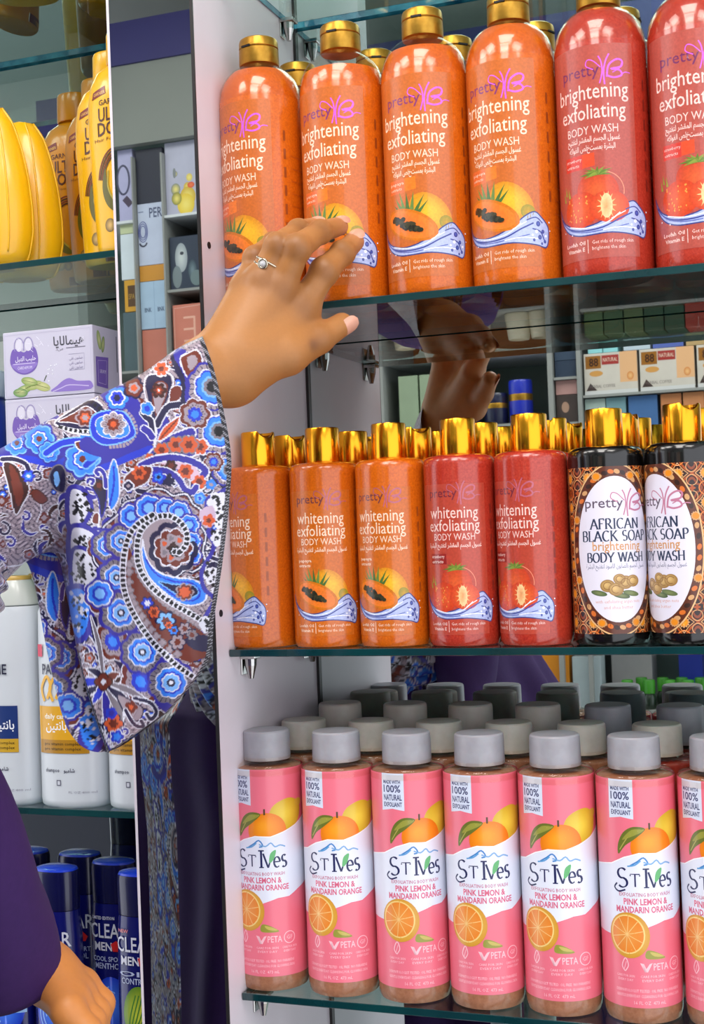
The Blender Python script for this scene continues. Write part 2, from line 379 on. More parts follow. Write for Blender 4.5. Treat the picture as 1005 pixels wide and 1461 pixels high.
for i, (x, y, p, s) in enumerate(LAMPS):
    l_ = ['second ceiling panel lamp, over the aisle in front of the orange bottles', 'ceiling panel lamp over the right end of the aisle', 'ceiling panel lamp over the left end of the aisle', 'ceiling panel lamp above the opposite shelves', 'ceiling panel lamp above the left end of the opposite shelves'][i]
    t = thing('ceiling_light', l_, 'light', (x, y, H+CEIL), 0, 'square panel lamps in the shop ceiling')
    box('lamp_frame', -s/2-.03, s/2+.03, -s/2-.03, s/2+.03, -0.012, 0.0, M_lampframe, t)
    box('diffuser', -s/2, s/2, -s/2, s/2, -0.018, -0.0125, M_diff, t)
    add_lamp_light(x, y, p, s, t)

# ------------------------------------------------------------------ cabinets, pillar and glass shelves
ZB0, ZT0 = -1.50, 0.95          # foot and top of the cabinets
ZU, ZM, ZS, ZTOP = 0.1710, -0.0845, -0.3425, 0.4515      # tops of the glass shelves
GL = 0.0055
XR = 0.62
right = thing('display_cabinet', 'white wall cabinet with mirror back and glass shelves of orange and pink bottles', 'cabinet', (0, 0, H))
box('side_panel', -0.0022, 0.0, 0.0, 0.2035, ZB0, ZT0, M_white, right)
box('side_panel', XR, XR+0.018, 0.0, 0.2035, ZB0, ZT0, M_white, right)
box('edge_strip', -0.0026, 0.0, -0.0012, -0.0001, ZB0, ZT0, M_black, right)
box('back_mirror', 0.0001, XR, 0.2, 0.2035, ZB0, ZT0, M_mirror, right)
box('corner_trim', 0.0002, 0.0026, 0.197, 0.1999, ZB0, ZT0, M_black, right)
def panel_pt(px, py):
    d = at(px, py, 1.0)-CAM; t = -CAM[0]/d[0]; return CAM+d*t
for px, py in ((298, 350), (315, 875), (284, 70)):
    p = panel_pt(px, py)
    bm = bmesh.new(); bmesh.ops.create_cone(bm, cap_ends=True, segments=16, radius1=0.0026, radius2=0.0026, depth=0.0006,
        matrix=Matrix.Translation((0.0003, p[1], p[2])) @ Matrix.Rotation(math.pi/2, 4, 'Y'))
    if py > 100: bmobj('screw_hole', bm, M_dark, right)
    else: bm.free()
def clip(parent, x, y, z, side=1):
    bm = bmesh.new()
    bm_box(bm, min(x, x+side*.014), max(x, x+side*.014), y-.006, y+.006, z-.0035, z-.0002, .0008)
    lathe_bm([(.0022, -.02), (.0048, -.008), (.0052, -.0036)], 12, bm, (0, 0))
    for v in bm.verts:
        if v.co.z < .1 and abs(v.co.x) < .006 and abs(v.co.y) < .006 and v.co.z > -.03 and False: pass
    bmobj('shelf_clip', bm, M_chrome, parent)
def clip2(parent, x, y, z, side=1):
    bm = lathe_bm([(.002, -.019), (.0046, -.009), (.005, -.0036)], 12, None, (x+side*.0065, y))
    bm_box(bm, min(x, x+side*.013), max(x, x+side*.013), y-.0062, y+.0062, z*0-.0036, -.0002, .0006)
    bm_box(bm, min(x, x+side*.0015), max(x, x+side*.0015), y-.005, y+.005, -.016, -.003, .0004)
    for v in bm.verts: v.co.z += z
    bmobj('shelf_clip', bm, M_chrome, parent)
for z in (ZU-GL, ZM-GL, ZS-GL, ZTOP-GL):
    for y in (0.045, 0.172): clip2(right, 0.0001, y, z)
left = thing('display_cabinet', 'mirror-backed cabinet left of the mirror pillar with yellow, white and blue bottles', 'cabinet', (0, 0, H))
XL = -0.62
box('side_panel', XL-0.018, XL, 0.0, 0.2035, ZB0, ZT0, M_white, left)
box('back_mirror', XL, -0.0737, 0.2, 0.2035, ZB0, ZT0, M_mirror, left)
box('side_panel', -0.0737, -0.0716, 0.0, 0.2035, ZB0, ZT0, M_white, left)
pil = thing('mirror_pillar', 'narrow mirror-faced pillar between the two cabinets', 'pillar', (0, 0, H))
box('core', -0.0714, -0.0024, 0.004, 0.2035, ZB0, ZT0, M_wall, pil)
box('mirror_face', -0.0714, -0.0028, 0.0, 0.0039, ZB0, ZT0, M_mirror, pil)
def glass_shelf(x0, x1, ztop, label, edge, y0=0.0203, y1=0.1962):
    bm = bmesh.new(); bm_box(bm, x0, x1, y0, y1, -GL, 0, 0.0004)
    bmesh.ops.recalc_face_normals(bm, faces=bm.faces[:])
    me = bpy.data.meshes.new('glass_shelf'); 
    for f in bm.faces: f.material_index = 0 if abs(f.normal.z) > .9 else 1
    bm.to_mesh(me); bm.free(); me.materials.append(M_plainglass); me.materials.append(edge)
    o = link('glass_shelf', me, None, (0, 0, H+ztop)); tag(o, label, 'shelf', 'glass shelves of the cabinets'); return o
glass_shelf(0.0006, XR-.001, ZTOP, 'topmost glass shelf of the right cabinet, edge coloured as a blue glint, above the large bottles', M_edge2)
glass_shelf(0.0006, XR-.001, ZU, 'glass shelf carrying the large orange and red body wash bottles', M_edge)
glass_shelf(0.0006, XR-.001, ZM, 'glass shelf carrying the gold capped bottles in the middle', M_edge)
glass_shelf(0.0006, XR-.001, ZS, 'glass shelf carrying the pink labelled bottles at the bottom', M_edge)
L0, L1, L2, L3, L4 = 0.4640, 0.2315, 0.0, -0.2130, -0.4700
LX0, LX1 = XL+.001, -0.0745
glass_shelf(LX0, LX1, L0, 'glass shelf at the top left under yellow bottles', M_edge2, .03)
glass_shelf(LX0, LX1, L1, 'glass shelf at upper left carrying the banana shampoo bottles', M_edge, .035)
glass_shelf(LX0, LX1, L3, 'glass shelf at lower left carrying the white shampoo bottles', M_edge, .035)
glass_shelf(LX0, LX1, L4, 'glass shelf at bottom left carrying the blue shampoo bottles', M_edge, .035)

# ------------------------------------------------------------------ label art
class TArt(Art):
    tr = (1, 0, 1, 0)
    def add(s, verts, faces, col, layer):
        a, b, c, d = s.tr; Art.add(s, [(p[0]*a+b, p[1]*c+d) for p in verts], faces, col, layer)
def water(A):
    P = smooth_line([(-36, 51), (-31, 43), (-24, 37.5), (-12, 34), (0, 35.5), (11, 41), (19, 47), (26, 50), (31, 46.5), (36.5, 40), (37, 32), (34.5, 25), (27, 26.5), (10, 28.5), (-4, 28), (-14, 28.5), (-24, 32.5), (-32, 41)], 4, True)
    A.poly(P, (176, 188, 232), 3); A.stroke(P+[P[0]], .9, (52, 62, 128), 4)
    for q, w, c in (([(-33, 44), (-24, 35.5), (-10, 31.5), (4, 32.5), (16, 38), (25, 42)], 1.0, (58, 70, 150)), ([(-30, 40), (-20, 33), (-6, 30), (10, 31.5), (22, 34)], .7, (90, 105, 180)),
                    ([(-22, 36), (-8, 33), (6, 35), (16, 42)], .8, (236, 240, 252)), ([(4, 30.5), (16, 32), (28, 31)], .8, (238, 240, 252)), ([(20, 44), (27, 46), (32, 42)], .8, (60, 72, 150)),
                    ([(24, 38), (30, 36), (33, 30)], .9, (58, 70, 150)), ([(10, 38), (20, 43)], .6, (240, 242, 252))):
        A.stroke(smooth_line(q, 4), w, c, 5)
    for x, y, r in ((28.5, 41.5, 1.6), (32, 36, 1.2), (29.5, 32, 1.4), (33.5, 29, 1.0), (31, 27.5, .8), (25, 30, .9)): A.ell(x, y, r, r*1.2, (42, 52, 128), 6, inner=(80, 100, 190))
    for x, y, r in ((27, 36, 1.2), (34.5, 33, .9), (24, 33.5, .8), (-20, 30, .5), (38, 43, .6), (38.5, 37, .5), (-28, 33, .5)): A.ell(x, y, r, r, (240, 243, 255), 6)
def papaya(A):
    A.ell(10, 57, 18.5, 12.5, (214, 136, 24), 2, rot=-.72, inner=(252, 190, 44), off=(-.1, .15))
    A.ell(21.5, 50, 5.5, 5, (150, 140, 40), 3, rot=-.6, inner=(196, 150, 36))
    for x0, y0, x1, y1 in ((-12, 61, -18, 71), (-10, 61, -14, 75), (-7, 61, -8, 74), (-4, 60, -2, 74), (-1, 59, 6, 71), (1, 58, 9, 67), (-13, 60, -20, 66)):
        A.poly([(x0-1.8, y0), (x0+1.8, y0), (x1, y1)], (70, 108, 48) if x0 % 2 else (104, 134, 62), 4)
    A.ell(-6, 50, 22.5, 10.8, (206, 112, 12), 5, rot=-.36, inner=(240, 140, 30)); A.ell(-6.5, 50, 20, 9, (236, 124, 34), 6, rot=-.36, inner=(226, 110, 40))
    for i in range(44):
        t = i/43.0; x = -20+22*t; y = 55.4-10*t; k = math.sin(math.pi*min(1, .12+t*.86))
        A.ell(x+random.uniform(-.6, .6), y+random.uniform(-3.6, 3.6)*k, 2.1, 1.6, random.choice([(38, 40, 26), (52, 54, 34), (30, 30, 22), (64, 58, 34)]), 7, n=8)
def strawberry(A):
    A.ell(1, 58, 15, 13, (196, 62, 34), 2, rot=-.2, inner=(222, 96, 48)); A.stroke(arc(4, 57, 15.5, 14, -10, 80), .6, (232, 140, 110), 3)
    for a in range(-20, 215, 26):
        r = math.radians(a); A.poly([(1+1.6*math.cos(r+1.5), 70+1.6*math.sin(r+1.5)), (1-1.6*math.cos(r+1.5), 70-1.6*math.sin(r+1.5)), (1+(9+2*(a % 3))*math.cos(r), 70+5*math.sin(r))], (132, 150, 58) if a % 4 else (96, 124, 44), 4)
    A.ell(-12, 46, 14, 12.5, (204, 62, 28), 5, rot=.2, inner=(228, 92, 42)); A.ell(9, 46.5, 14, 11, (208, 66, 34), 5, rot=-.1, inner=(232, 110, 54))
    for k in range(14):
        a = 2*math.pi*k/14; A.poly([(7+1.5*math.cos(a+1.57), 47+1.5*math.sin(a+1.57)), (7-1.5*math.cos(a+1.57), 47-1.5*math.sin(a+1.57)), (7+7.0*math.cos(a), 47+10.5*math.sin(a))], (244, 186, 120), 6)
    A.ell(7, 47, 4, 8.5, (246, 206, 150), 7, inner=(232, 150, 90))
    for i in range(26): A.ell(random.uniform(-22, -4), random.uniform(38, 55), .5, .7, (236, 160, 70), 7, n=6)
    for q in ((-26, 56), (-24, 60), (-21, 58)): A.poly([(q[0]-1, q[1]-2), (q[0]+1, q[1]-2), (q[0]-1, q[1]+5)], (150, 150, 60), 6)
def brand(A, x0, y, w, hx, dark, pink, ly=4):
    """the word pretty with the looped Be and its butterfly"""
    A.text('pretty', x0, y, w*.62, hx*1.5, dark, ly, bold=.12)
    k = w/46.0; ox, oy = x0+w*.60, y
    f = lambda P: [(ox+p[0]*k, oy+p[1]*k) for p in P]
    for P, wd in (([(1, -6), (3, 2), (2.4, 9), (.5, 13)], .8), ([(4.4, -7), (4, 2), (5.5, 9), (8, 14)], .9), ([(2, 5), (-3, 10), (-7, 11), (-8, 7), (-3, 4)], .6),
                  ([(6, -2), (7.5, 6), (13, 10), (17, 9), (16, 5), (9, 3.4), (15, 2.6), (16.5, -.8), (11, -2.5), (6, -1)], 1.1), ([(10, 1), (15, 4), (17, 8)], .6), ([(15, -1.5), (19, 1.2), (23, .8)], .6)):
        A.stroke(smooth_line(f(P), 5), wd*k*1.25, pink, ly+1)
def pretty_label(kind, size):
    A = TArt(); pap = kind == 'papaya'
    white = (246, 216, 190) if pap else (240, 204, 196)
    if size == 'large':
        A.rect(-37, 11.5, 30, 159, (198, 102, 38) if pap else (178, 78, 66), 1)
        brand(A, -23, 137.5, 46, 5.4, (126, 44, 104) if pap else (112, 34, 88), (206, 92, 214))
        A.text('brightening', -28, 121.8, 53.5, 10.5, white, 3, bold=.12); A.text('exfoliating', -25.5, 108, 48.5, 10.2, white, 3, bold=.12)
        A.text('BODY WASH', -20.5, 97.6, 37.5, 5.6, white, 3)
        A.text(arabic('غسول الجسم المقشر لتفتيح'), -20.8, 92.4, 39, 3.6, white, 3, res=1, bold=.15); A.text(arabic('البشرة بمستخلص الفواكه'), -19.4, 86.4, 34, 3.6, white, 3, res=1, bold=.15)
        c1, c2 = ((226, 104, 44), (236, 120, 30)) if pap else ((206, 52, 40), (226, 76, 40))
        A.rect(-23.5, 74, -9, 84, c1, 2); A.poly([(-9, 74.5), (0, 75.5), (0, 84.5), (-9, 84)], c2, 2)
        A.text('papaya' if pap else 'strawberry', -22.5, 80, 13, 2.2, white, 3, res=1); A.text('extracts', -22.5, 76, 11, 2.2, white, 3, res=1)
        (papaya if pap else strawberry)(A); water(A)
        A.text('Loofah Oil', -26.5, 21.8, 17.5, 2.6, white, 3, res=1, bold=.15); A.text('Vitamin E', -25, 17.4, 15.5, 2.6, white, 3, res=1, bold=.15)
        A.rect(-7.3, 15.5, -6.8, 25, white, 3)
        A.text('Get rids of rough skin', -4, 21.6, 29, 2.5, white, 3, res=1); A.text('brightens the skin', -4, 17.4, 23, 2.5, white, 3, res=1)
        for i in range(9): A.text('Directions apply with a loofah onto wet skin', 46, 40+i*9.5, 30, 1.9, (176, 74, 20) if pap else (150, 44, 32), 2, res=1)
        for i in range(6): A.stroke([(40.5, 58+i*14), (40.5, 66+i*14)], 2.0, (150, 66, 20) if pap else (136, 40, 30), 2)
    else:
        A.rect(-27, 9, 25, 117, (204, 104, 28) if pap else (182, 68, 50), 1)
        brand(A, -19, 107.5, 37, 4.3, (112, 52, 60) if pap else (116, 40, 56), (186, 96, 116))
        A.text('whitening', -19, 92.4, 38, 8.4, white, 3, bold=.08); A.text('exfoliating', -20, 83.2, 40, 8.2, white, 3, bold=.08)
        A.text('BODY WASH', -15.6, 76.6, 31.6, 4.8, white, 3)
        A.text(arabic('غسول الجسم المقشر لتفتيح البشرة'), -21, 71.6, 42, 3.2, white, 3, res=1, bold=.15)
        if not pap: A.rect(-19.6, 59.5, -5.5, 67, (150, 36, 30), 2)
        A.text('papaya' if pap else 'strawberry', -19, 64, 12, 2.2, white, 3, res=1, bold=.1); A.text('extracts', -19, 60.4, 11, 2.2, white, 3, res=1, bold=.1)
        A.tr = (.77, 0.2, .857, -3.57); (papaya if pap else strawberry)(A); water(A); A.tr = (1, 0, 1, 0)
        A.text('Loofah Oil', -21, 15.8, 14, 2.2, white, 3, res=1, bold=.1); A.text('Vitamin E', -19.5, 12.2, 12, 2.2, white, 3, res=1, bold=.1)
        A.rect(-5.7, 11, -5.3, 19, white, 3)
        A.text('Get rids of rough skin', -3.4, 15.8, 25, 2.1, white, 3, res=1); A.text('brightens the skin', -3.4, 12.2, 19, 2.1, white, 3, res=1)
        for i in range(6): A.stroke([(31, 40+i*11), (31, 47+i*11)], 1.8, (164, 74, 20) if pap else (140, 44, 32), 2)
    return A
def african_label():
    A = TArt(); A.rect(-81, 8.5, 81, 123.5, (52, 24, 18), 1)
    O1, O2, CR = (170, 78, 28), (228, 138, 26), (206, 152, 100)
    nx, ny = 9, 6
    for i in range(nx):
        for j in range(-1, ny):
            cx = -81+18*i+9; cy = 16+20.0*j
            for (q, w, c) in ((8.6, 1.5, O1), (6.4, .7, CR)):
                A.stroke([(cx-q*1.05, cy), (cx-q*.5, cy+q*.45), (cx, cy+q*1.15), (cx+q*.5, cy+q*.45), (cx+q*1.05, cy), (cx+q*.5, cy-q*.45), (cx, cy-q*1.15), (cx-q*.5, cy-q*.45), (cx-q*1.05, cy)], w, c, 2)
            A.ell(cx, cy, 3.6, 3.6, CR, 3, lob=12, amp=.14, n=48); A.ell(cx, cy, 2.7, 2.7, O2, 4, inner=(246, 170, 50))
            cx += 9; cy += 10.0
            if i == nx-1: continue
            A.ell(cx, cy, 6.2, 6.4, (138, 62, 30), 2, lob=4, amp=.2, n=40); A.ell(cx, cy, 4.4, 4.6, (40, 18, 14), 3, lob=4, amp=.25, n=40)
            A.ell(cx, cy, 1.8, 1.8, O1, 4, lob=4, amp=.3, n=24)
            for s in (-1, 1):
                A.stroke(arc(cx+s*9, cy, 4.4, 4.4, 0, 360, 20), .8, (224, 128, 58), 3)
                A.stroke(arc(cx, cy+s*5.5, 3.6, 3.6, 0, 360, 16), .6, CR, 3)
    A.ell(0, 66.4, 33, 59, (92, 44, 26), 5, n=64)
    for k in range(46):
        a = 2*math.pi*k/46; A.ell(30.2*math.cos(a), 66.4+53.6*math.sin(a), 2.2, 1.6, [(212, 110, 40), (50, 24, 18), (206, 156, 104)][k % 3], 6, rot=a+1.2, n=10)
    for k in range(8):
        a = 2*math.pi*(k+.5)/8; A.ell(31*math.cos(a), 66.4+54.5*math.sin(a), 3.2, 3.0, CR, 7, lob=12, amp=.12, n=36); A.ell(31*math.cos(a), 66.4+54.5*math.sin(a), 2.3, 2.1, O2, 8)
    A.stroke(arc(0, 66.4, 33, 59, 0, 360, 64), 1.0, (226, 180, 126), 7)
    A.ell(0, 66.6, 27.5, 50.2, (226, 222, 236), 9, n=64)
    brand(A, -20.5, 95.2, 42, 4.6, (92, 76, 96), (192, 122, 150), 10)
    NV = (44, 56, 84)
    A.serif('AFRICAN', -17, 80.6, 34, 7.0, NV, 10); A.serif('BLACK SOAP', -23.5, 72.2, 47, 7.0, NV, 10)
    A.text('brightening', -16.2, 65.8, 34, 6.2, (206, 148, 90), 10, bold=.15); A.serif('BODY WASH', -20.4, 57.8, 41, 6.4, NV, 10)
    A.text(arabic('غسول الجسم بالصابون الأسود لتفتيح البشرة'.replace('أ', 'ا')), -21.4, 53.6, 43, 3.0, (92, 96, 130), 10, res=1)
    for x, y, r, c in ((-13, 36.6, 5.6, (72, 92, 60)), (9, 36, 6, (88, 104, 62)), (2, 34.6, 6, (64, 84, 54))): A.ell(x, y, r, 1.9, c, 10, rot=-.2, inner=(130, 140, 90))
    for x, y, r in ((-7, 41.5, 5.0), (-1.5, 39, 5.2), (5, 43.6, 5.4), (10.5, 44.5, 4.8), (1, 46, 4.2)):
        A.ell(x, y, r, r*.86, (150, 112, 60), 11, inner=(226, 190, 124), off=(-.3, .3)); A.stroke(arc(x, y, r*.55, r*.5, 30, 300), .5, (140, 98, 54), 12)
    A.text('with exfoliating argan nuts', -15.6, 29.6, 31, 2.2, (214, 160, 150), 10, res=1); A.text('and shea butter', -10, 25.6, 20, 2.2, (214, 160, 150), 10, res=1)
    return A
def citrus_label():
    A = TArt(); PK = (236, 116, 136); A.rect(-80, 12, 80, 167, PK, 1)
    NV = (28, 36, 88)
    # lemon, mandarin with leaf, torn white band
    A.ell(33, 132.5, 14.5, 11.5, (210, 176, 40), 2, rot=.35, inner=(240, 216, 72), lob=22, amp=.012); A.ell(45, 140, 4, 3, (214, 186, 60), 2)
    A.ell(17.5, 121, 15, 13.5, (232, 122, 10), 3, inner=(252, 164, 36), off=(-.2, .3)); A.rect(15.2, 133, 16.6, 137.5, (84, 60, 30), 4)
    A.poly(smooth_line([(13, 133.5), (5, 135), (-2, 131), (-6, 123), (-6, 116), (-1, 122), (6, 127)], 4, True), (104, 112, 40), 4)
    A.stroke(smooth_line([(12, 133), (3, 130), (-5, 119)], 4), .6, (180, 170, 90), 5); A.poly(smooth_line([(12, 132.5), (4, 133), (-3, 126), (3, 128)], 4, True), (150, 150, 60), 5)
    top = [(-40, 104), (-26, 106.5), (-12, 109), (-2, 114), (8, 117), (20, 116.5), (30, 119.5), (41, 123.5), (52, 129), (80, 131)]
    bot = [(80, 80), (55, 80), (41, 75), (33, 71), (24, 70.5), (13, 67), (2, 62), (-14, 60), (-27, 60.5), (-40, 59)]
    A.poly(top+bot, (228, 232, 246), 6); A.stroke(top, .7, (250, 250, 255), 7)
    for P, c in (([(2, 108.5), (7, 111.5), (11, 114), (14, 110), (11, 109)], (60, 130, 200)), ([(11, 111), (16, 109.5), (20, 112), (23, 109), (27, 110), (31, 108.5)], (120, 170, 220)), ([(0, 108), (5, 109), (9, 112)], (96, 160, 214))):
        A.stroke(smooth_line(P, 3), 1.0, c, 7)
    nib = dict(thick=.13, thin=.05, pen=20)
    def word(t, x, y, w, h): A.serif(t, x, y, w, h, NV, 8, feet=False, **nib)
    word('S', -8.0, 93.5, 8.2, 13.0); A.stroke(smooth_line([(-8, 96), (-10, 93), (-7, 90.5), (-2, 92)], 4), 1.1, NV, 8)
    word('T', 1.6, 94.2, 6.6, 8.6); word('I', 10.6, 93.6, 3.6, 13.0); A.rect(10.2, 105.8, 14.6, 106.8, NV, 8); A.rect(10.6, 93.4, 14.2, 94.2, NV, 8)
    word('V', 13.9, 93.6, 7.4, 10.6); A.poly(smooth_line([(18.4, 97), (19.4, 104.0), (23.6, 106.5), (22.0, 100)], 4, True), (96, 178, 110), 9)
    word('e', 21.4, 93.6, 5.6, 11.5); word('s', 27.6, 93.4, 4.4, 13.5)
    A.text('EXFOLIATING BODY WASH', -6.7, 87.6, 36.5, 2.4, (196, 110, 140), 8, res=1, bold=.1)
    A.text('PINK LEMON &', -3.6, 82, 31, 4.0, (214, 96, 128), 8, bold=.35); A.text('MANDARIN ORANGE', -9.2, 76.6, 42, 4.0, (214, 96, 128), 8, bold=.35)
    A.poly([(-12.4, 140), (-3.4, 141.5), (5.4, 140), (5.6, 167), (-12, 167)], (214, 222, 240), 7)
    for s, y, h, w in (('MADE WITH', 159.6, 2.4, 13.6), ('100%', 153.4, 5.0, 13.6), ('NATURAL', 147.6, 4.0, 14.4), ('EXFOLIANT', 143, 3.0, 14.4)): A.text(s, -10.6, y, w, h, (52, 58, 108), 8, bold=.3)
    A.poly(smooth_line([(11, 51), (17, 50), (24, 45.6), (16, 45), (10, 46)], 4, True), (150, 150, 60), 8); A.poly(smooth_line([(13, 50), (18, 49), (23, 46.4), (16, 47)], 3, True), (196, 180, 90), 9)
    A.ell(-1, 61, 14.4, 15.6, (212, 152, 52), 9, inner=(236, 196, 90)); A.ell(-2, 61.6, 12.2, 13.4, (240, 208, 130), 10); A.ell(-2, 61.6, 11.2, 12.4, (232, 134, 46), 11, inner=(240, 160, 78))
    for k in range(10):
        a = 2*math.pi*k/10+.2; A.stroke([(-2, 61.6), (-2+11*math.cos(a), 61.6+12.2*math.sin(a))], .5, (244, 200, 130), 12)
    PW = (250, 196, 206)
    A.stroke(smooth_line([(-4.6, 36.4), (-6.6, 40), (-4, 45.4), (-2, 40.6), (-4.4, 36.4)], 4), .7, PW, 8); A.stroke([(-5.4, 37), (-3.4, 43)], .4, PW, 8)
    A.poly([(6, 42.6), (8.6, 42), (10, 38.6), (12.4, 42), (14.4, 42.6), (11, 36.4), (9, 36.4)], PW, 8); A.text('PETA', 15, 37.6, 11, 4.6, PW, 8, bold=.1)
    A.stroke(arc(32, 40.4, 4.4, 4.4, 0, 360, 22), .6, PW, 8); A.text('GF', 29.6, 39, 4.8, 3, PW, 8, res=1)
    for x, w in ((-11, 13), (6, 17), (26, 12)):
        A.text('fine words', x, 32.6, w, 1.6, PW, 8, res=1) if False else A.text('CARE FOR SKIN', x, 32.6, w, 1.6, PW, 8, res=1); A.text('EVERY DAY', x+1, 29.8, w-2, 1.6, PW, 8, res=1)
    A.text('DERMATOLOGIST TESTED  OIL FREE  NO PARABENS', -11.7, 22.6, 47, 1.9, PW, 8, res=1); A.text('GENTLE EVERYDAY CLEANSING FOR GLOWING SKIN', -11.7, 19, 47, 1.9, PW, 8, res=1)
    A.text('16 FL OZ  473 mL', 1, 14.4, 22, 2.2, PW, 8, res=1)
    return A

# ------------------------------------------------------------------ bottles of the right cabinet
RT, RM, RS = 0.0325, 0.0262, 0.0272
T_DOME = [(.0325, .163), (.0323, .168), (.0313, .1735), (.0292, .179), (.0262, .1838), (.0222, .1878), (.0176, .1908), (.0160, .1925), (.0142, .1932), (.0140, .1952)]
def interp(prof, z):
    for (r0, z0), (r1, z1) in zip(prof, prof[1:]):
        if z0 <= z <= z1: return r0+(r1-r0)*(z-z0)/max(1e-9, z1-z0)
    return prof[-1][0]
def flip_cap(root):
    c = lathe('cap', [(.0136, .1935), (.0153, .1938), (.0156, .1948), (.0154, .2056), (.0149, .2064)], M_gold, root, 40, 30)
    lid = lathe('flip_lid', [(.0149, .2066), (.0154, .2072), (.0152, .2118), (.0146, .2136), (.0128, .2148), (.007, .2152), (.0001, .2153)], M_gold, c, 40, 30)
    box('thumb_slot', -.004, .004, -.0160, -.0150, .2060, .2074, M_dark, c)
def large_bottle(kind, fill, label, flip, detailed=True):
    t = thing('body_wash_bottle', label, 'bottle', (0, 0, 0), 0, 'large body wash bottles with flip caps')
    g = G_pap if kind == 'papaya' else G_str
    pr = [(.0285, 0.0), (.0312, .0012), (.0323, .0042), (.0325, .008), (.0325, .163)]
    pr += [(r-.0007, z) for r, z in T_DOME[1:] if z < fill] + [(interp(T_DOME, fill)-.0007, fill)]
    lathe('bottle_body', pr, g, t, 64, 30)
    sh = [(.03265, .1625)]+T_DOME[1:]
    lathe('clear_shoulder', sh, M_shell, t, 64, 30, cap0=False, cap1=False)
    flip_cap(t)
    if detailed: pretty_art[(kind, 'large')](t)
    return t
_cache = {}
def shared(key, make):
    def f(parent):
        if key in _cache:
            o = _cache[key].copy(); COL.objects.link(o); o.parent = parent; return o
        o = make(parent); _cache[key] = o; return o
    return f
pretty_art = {}
for k_ in ('papaya', 'strawberry'):
    pretty_art[(k_, 'large')] = shared(k_+'L', lambda p, k_=k_: pretty_label(k_, 'large').build('front_label', M_film, on_cyl(RT), p, 2.0))
    pretty_art[(k_, 'small')] = shared(k_+'S', lambda p, k_=k_: pretty_label(k_, 'small').build('front_label', M_film, on_cyl(RM), p, 1.7))
pretty_art['african'] = shared('af', lambda p: african_label().build('wrap_label', M_print, on_cyl(RM), p, 1.8, [((0, 123.5), (0, 1)), ((0, 8.5), (0, -1))]))
pretty_art['citrus'] = shared('ci', lambda p: citrus_label().build('wrap_label', M_print, on_cyl(RS), p, 1.8))
large = {}
def put_large(kind, fill, x, y, rz, label, group=None, detailed=True):
    key = (kind, fill, detailed)
    if key not in large: large[key] = t = large_bottle(kind, fill, label, True, detailed); t.location = (x, y, H+ZU); t.rotation_euler = (0, 0, rz)
    else: t = dup(large[key], (x, y, H+ZU), rz, label)
    if group: t['group'] = group
    return t
D2 = math.radians
TX = [.0274, .0952, .1606, .2260, .2914, .3570, .4250]
YT = 0.0568
for i, (kind, fill, rz, lab) in enumerate([
    ('papaya', .1865, -17, 'large papaya body wash bottle against the white side panel, behind the wrist'),
    ('papaya', .1765, -5, 'large papaya body wash bottle touched by the fingertips, clear empty shoulder'),
    ('papaya', .1815, 0, 'large papaya body wash bottle just right of the one the hand touches'),
    ('papaya', .1875, -10, 'large papaya body wash bottle standing next to the red strawberry ones'),
    ('strawberry', .1885, -3, 'large strawberry body wash bottle next to the last large orange one'),
    ('strawberry', .1885, 0, 'large strawberry body wash bottle at the right edge of the photo'),
    ]):
    put_large(kind, fill, TX[i], YT, D2(rz), lab)
for i in range(6):
    put_large('papaya' if i < 4 else 'strawberry', .1865, TX[i]+.005+.0, YT+.0668, 0.4*i,
              'second-row large bottle, only its gold cap showing, behind '+['the bottle by the side panel', 'the bottle the hand touches', 'the bottle right of the hand', 'the last large orange bottle', 'the first large strawberry bottle', 'the strawberry bottle at the right edge'][i], 'rear row of large bottles', False)

def disc_cap(root, turn):
    """gold disc-top cap: the rim dips where the thumb presses"""
    bm = bmesh.new(); n = 64; r = .0130; zb, zt = .1385, .1648; turn = math.radians(turn)
    prof = [(r*.985, zb), (r, zb+.0008), (r, zt-.001), (r-.0006, zt), (r-.0018, zt), (r-.0020, zt-.002)]
    rings = []
    for k, (rr, z) in enumerate(prof):
        ring = []
        for i in range(n):
            a = 2*math.pi*i/n; d = abs((a-turn+math.pi) % (2*math.pi)-math.pi)
            dip = .0046*max(0.0, math.cos(min(math.pi/2, d/.62*math.pi/2)))**.8 if k >= 2 else 0
            ring.append(bm.verts.new((rr*math.sin(a), -rr*math.cos(a), z-dip)))
        rings.append(ring)
    for a, b in zip(rings, rings[1:]):
        for i in range(n): bm.faces.new((a[i], a[(i+1) % n], b[(i+1) % n], b[i]))
    o = bmobj('cap', bm, M_goldm, root, None, True, 35)
    bm = lathe_bm([(.0108, -.0008), (.0108, .0004), (.0001, .0006)], 40)
    for v in bm.verts:     # the disc is tilted down towards the dip
        s = (v.co.x*math.sin(turn)-v.co.y*math.cos(turn)); v.co.z += zt-.0028-.17*max(0, s+.004)
    bmobj('press_disc', bm, M_goldm, o, None, True, 35)
M_PROF = [(.0228, 0.0), (.0250, .0010), (.0260, .0036), (.0262, .007), (.0262, .1305), (.0257, .1345), (.0242, .1368), (.0205, .1380), (.0130, .1386)]
def small_bottle(kind, label, turn, detailed=True):
    t = thing('body_wash_bottle', label, 'bottle', (0, 0, 0), 0, 'gold capped body wash bottles on the middle shelf')
    lathe('bottle_body', M_PROF, {'papaya': G_pap, 'strawberry': G_str, 'african': M_black_body}[kind], t, 64, 40)
    disc_cap(t, turn)
    if detailed:
        if kind == 'african': pretty_art['african'](t)
        else: pretty_art[(kind, 'small')](t)
    return t
MX = [.0172, .0707, .1239, .1772, .2305, .2842, .3381, .3920]
YM = 0.0503
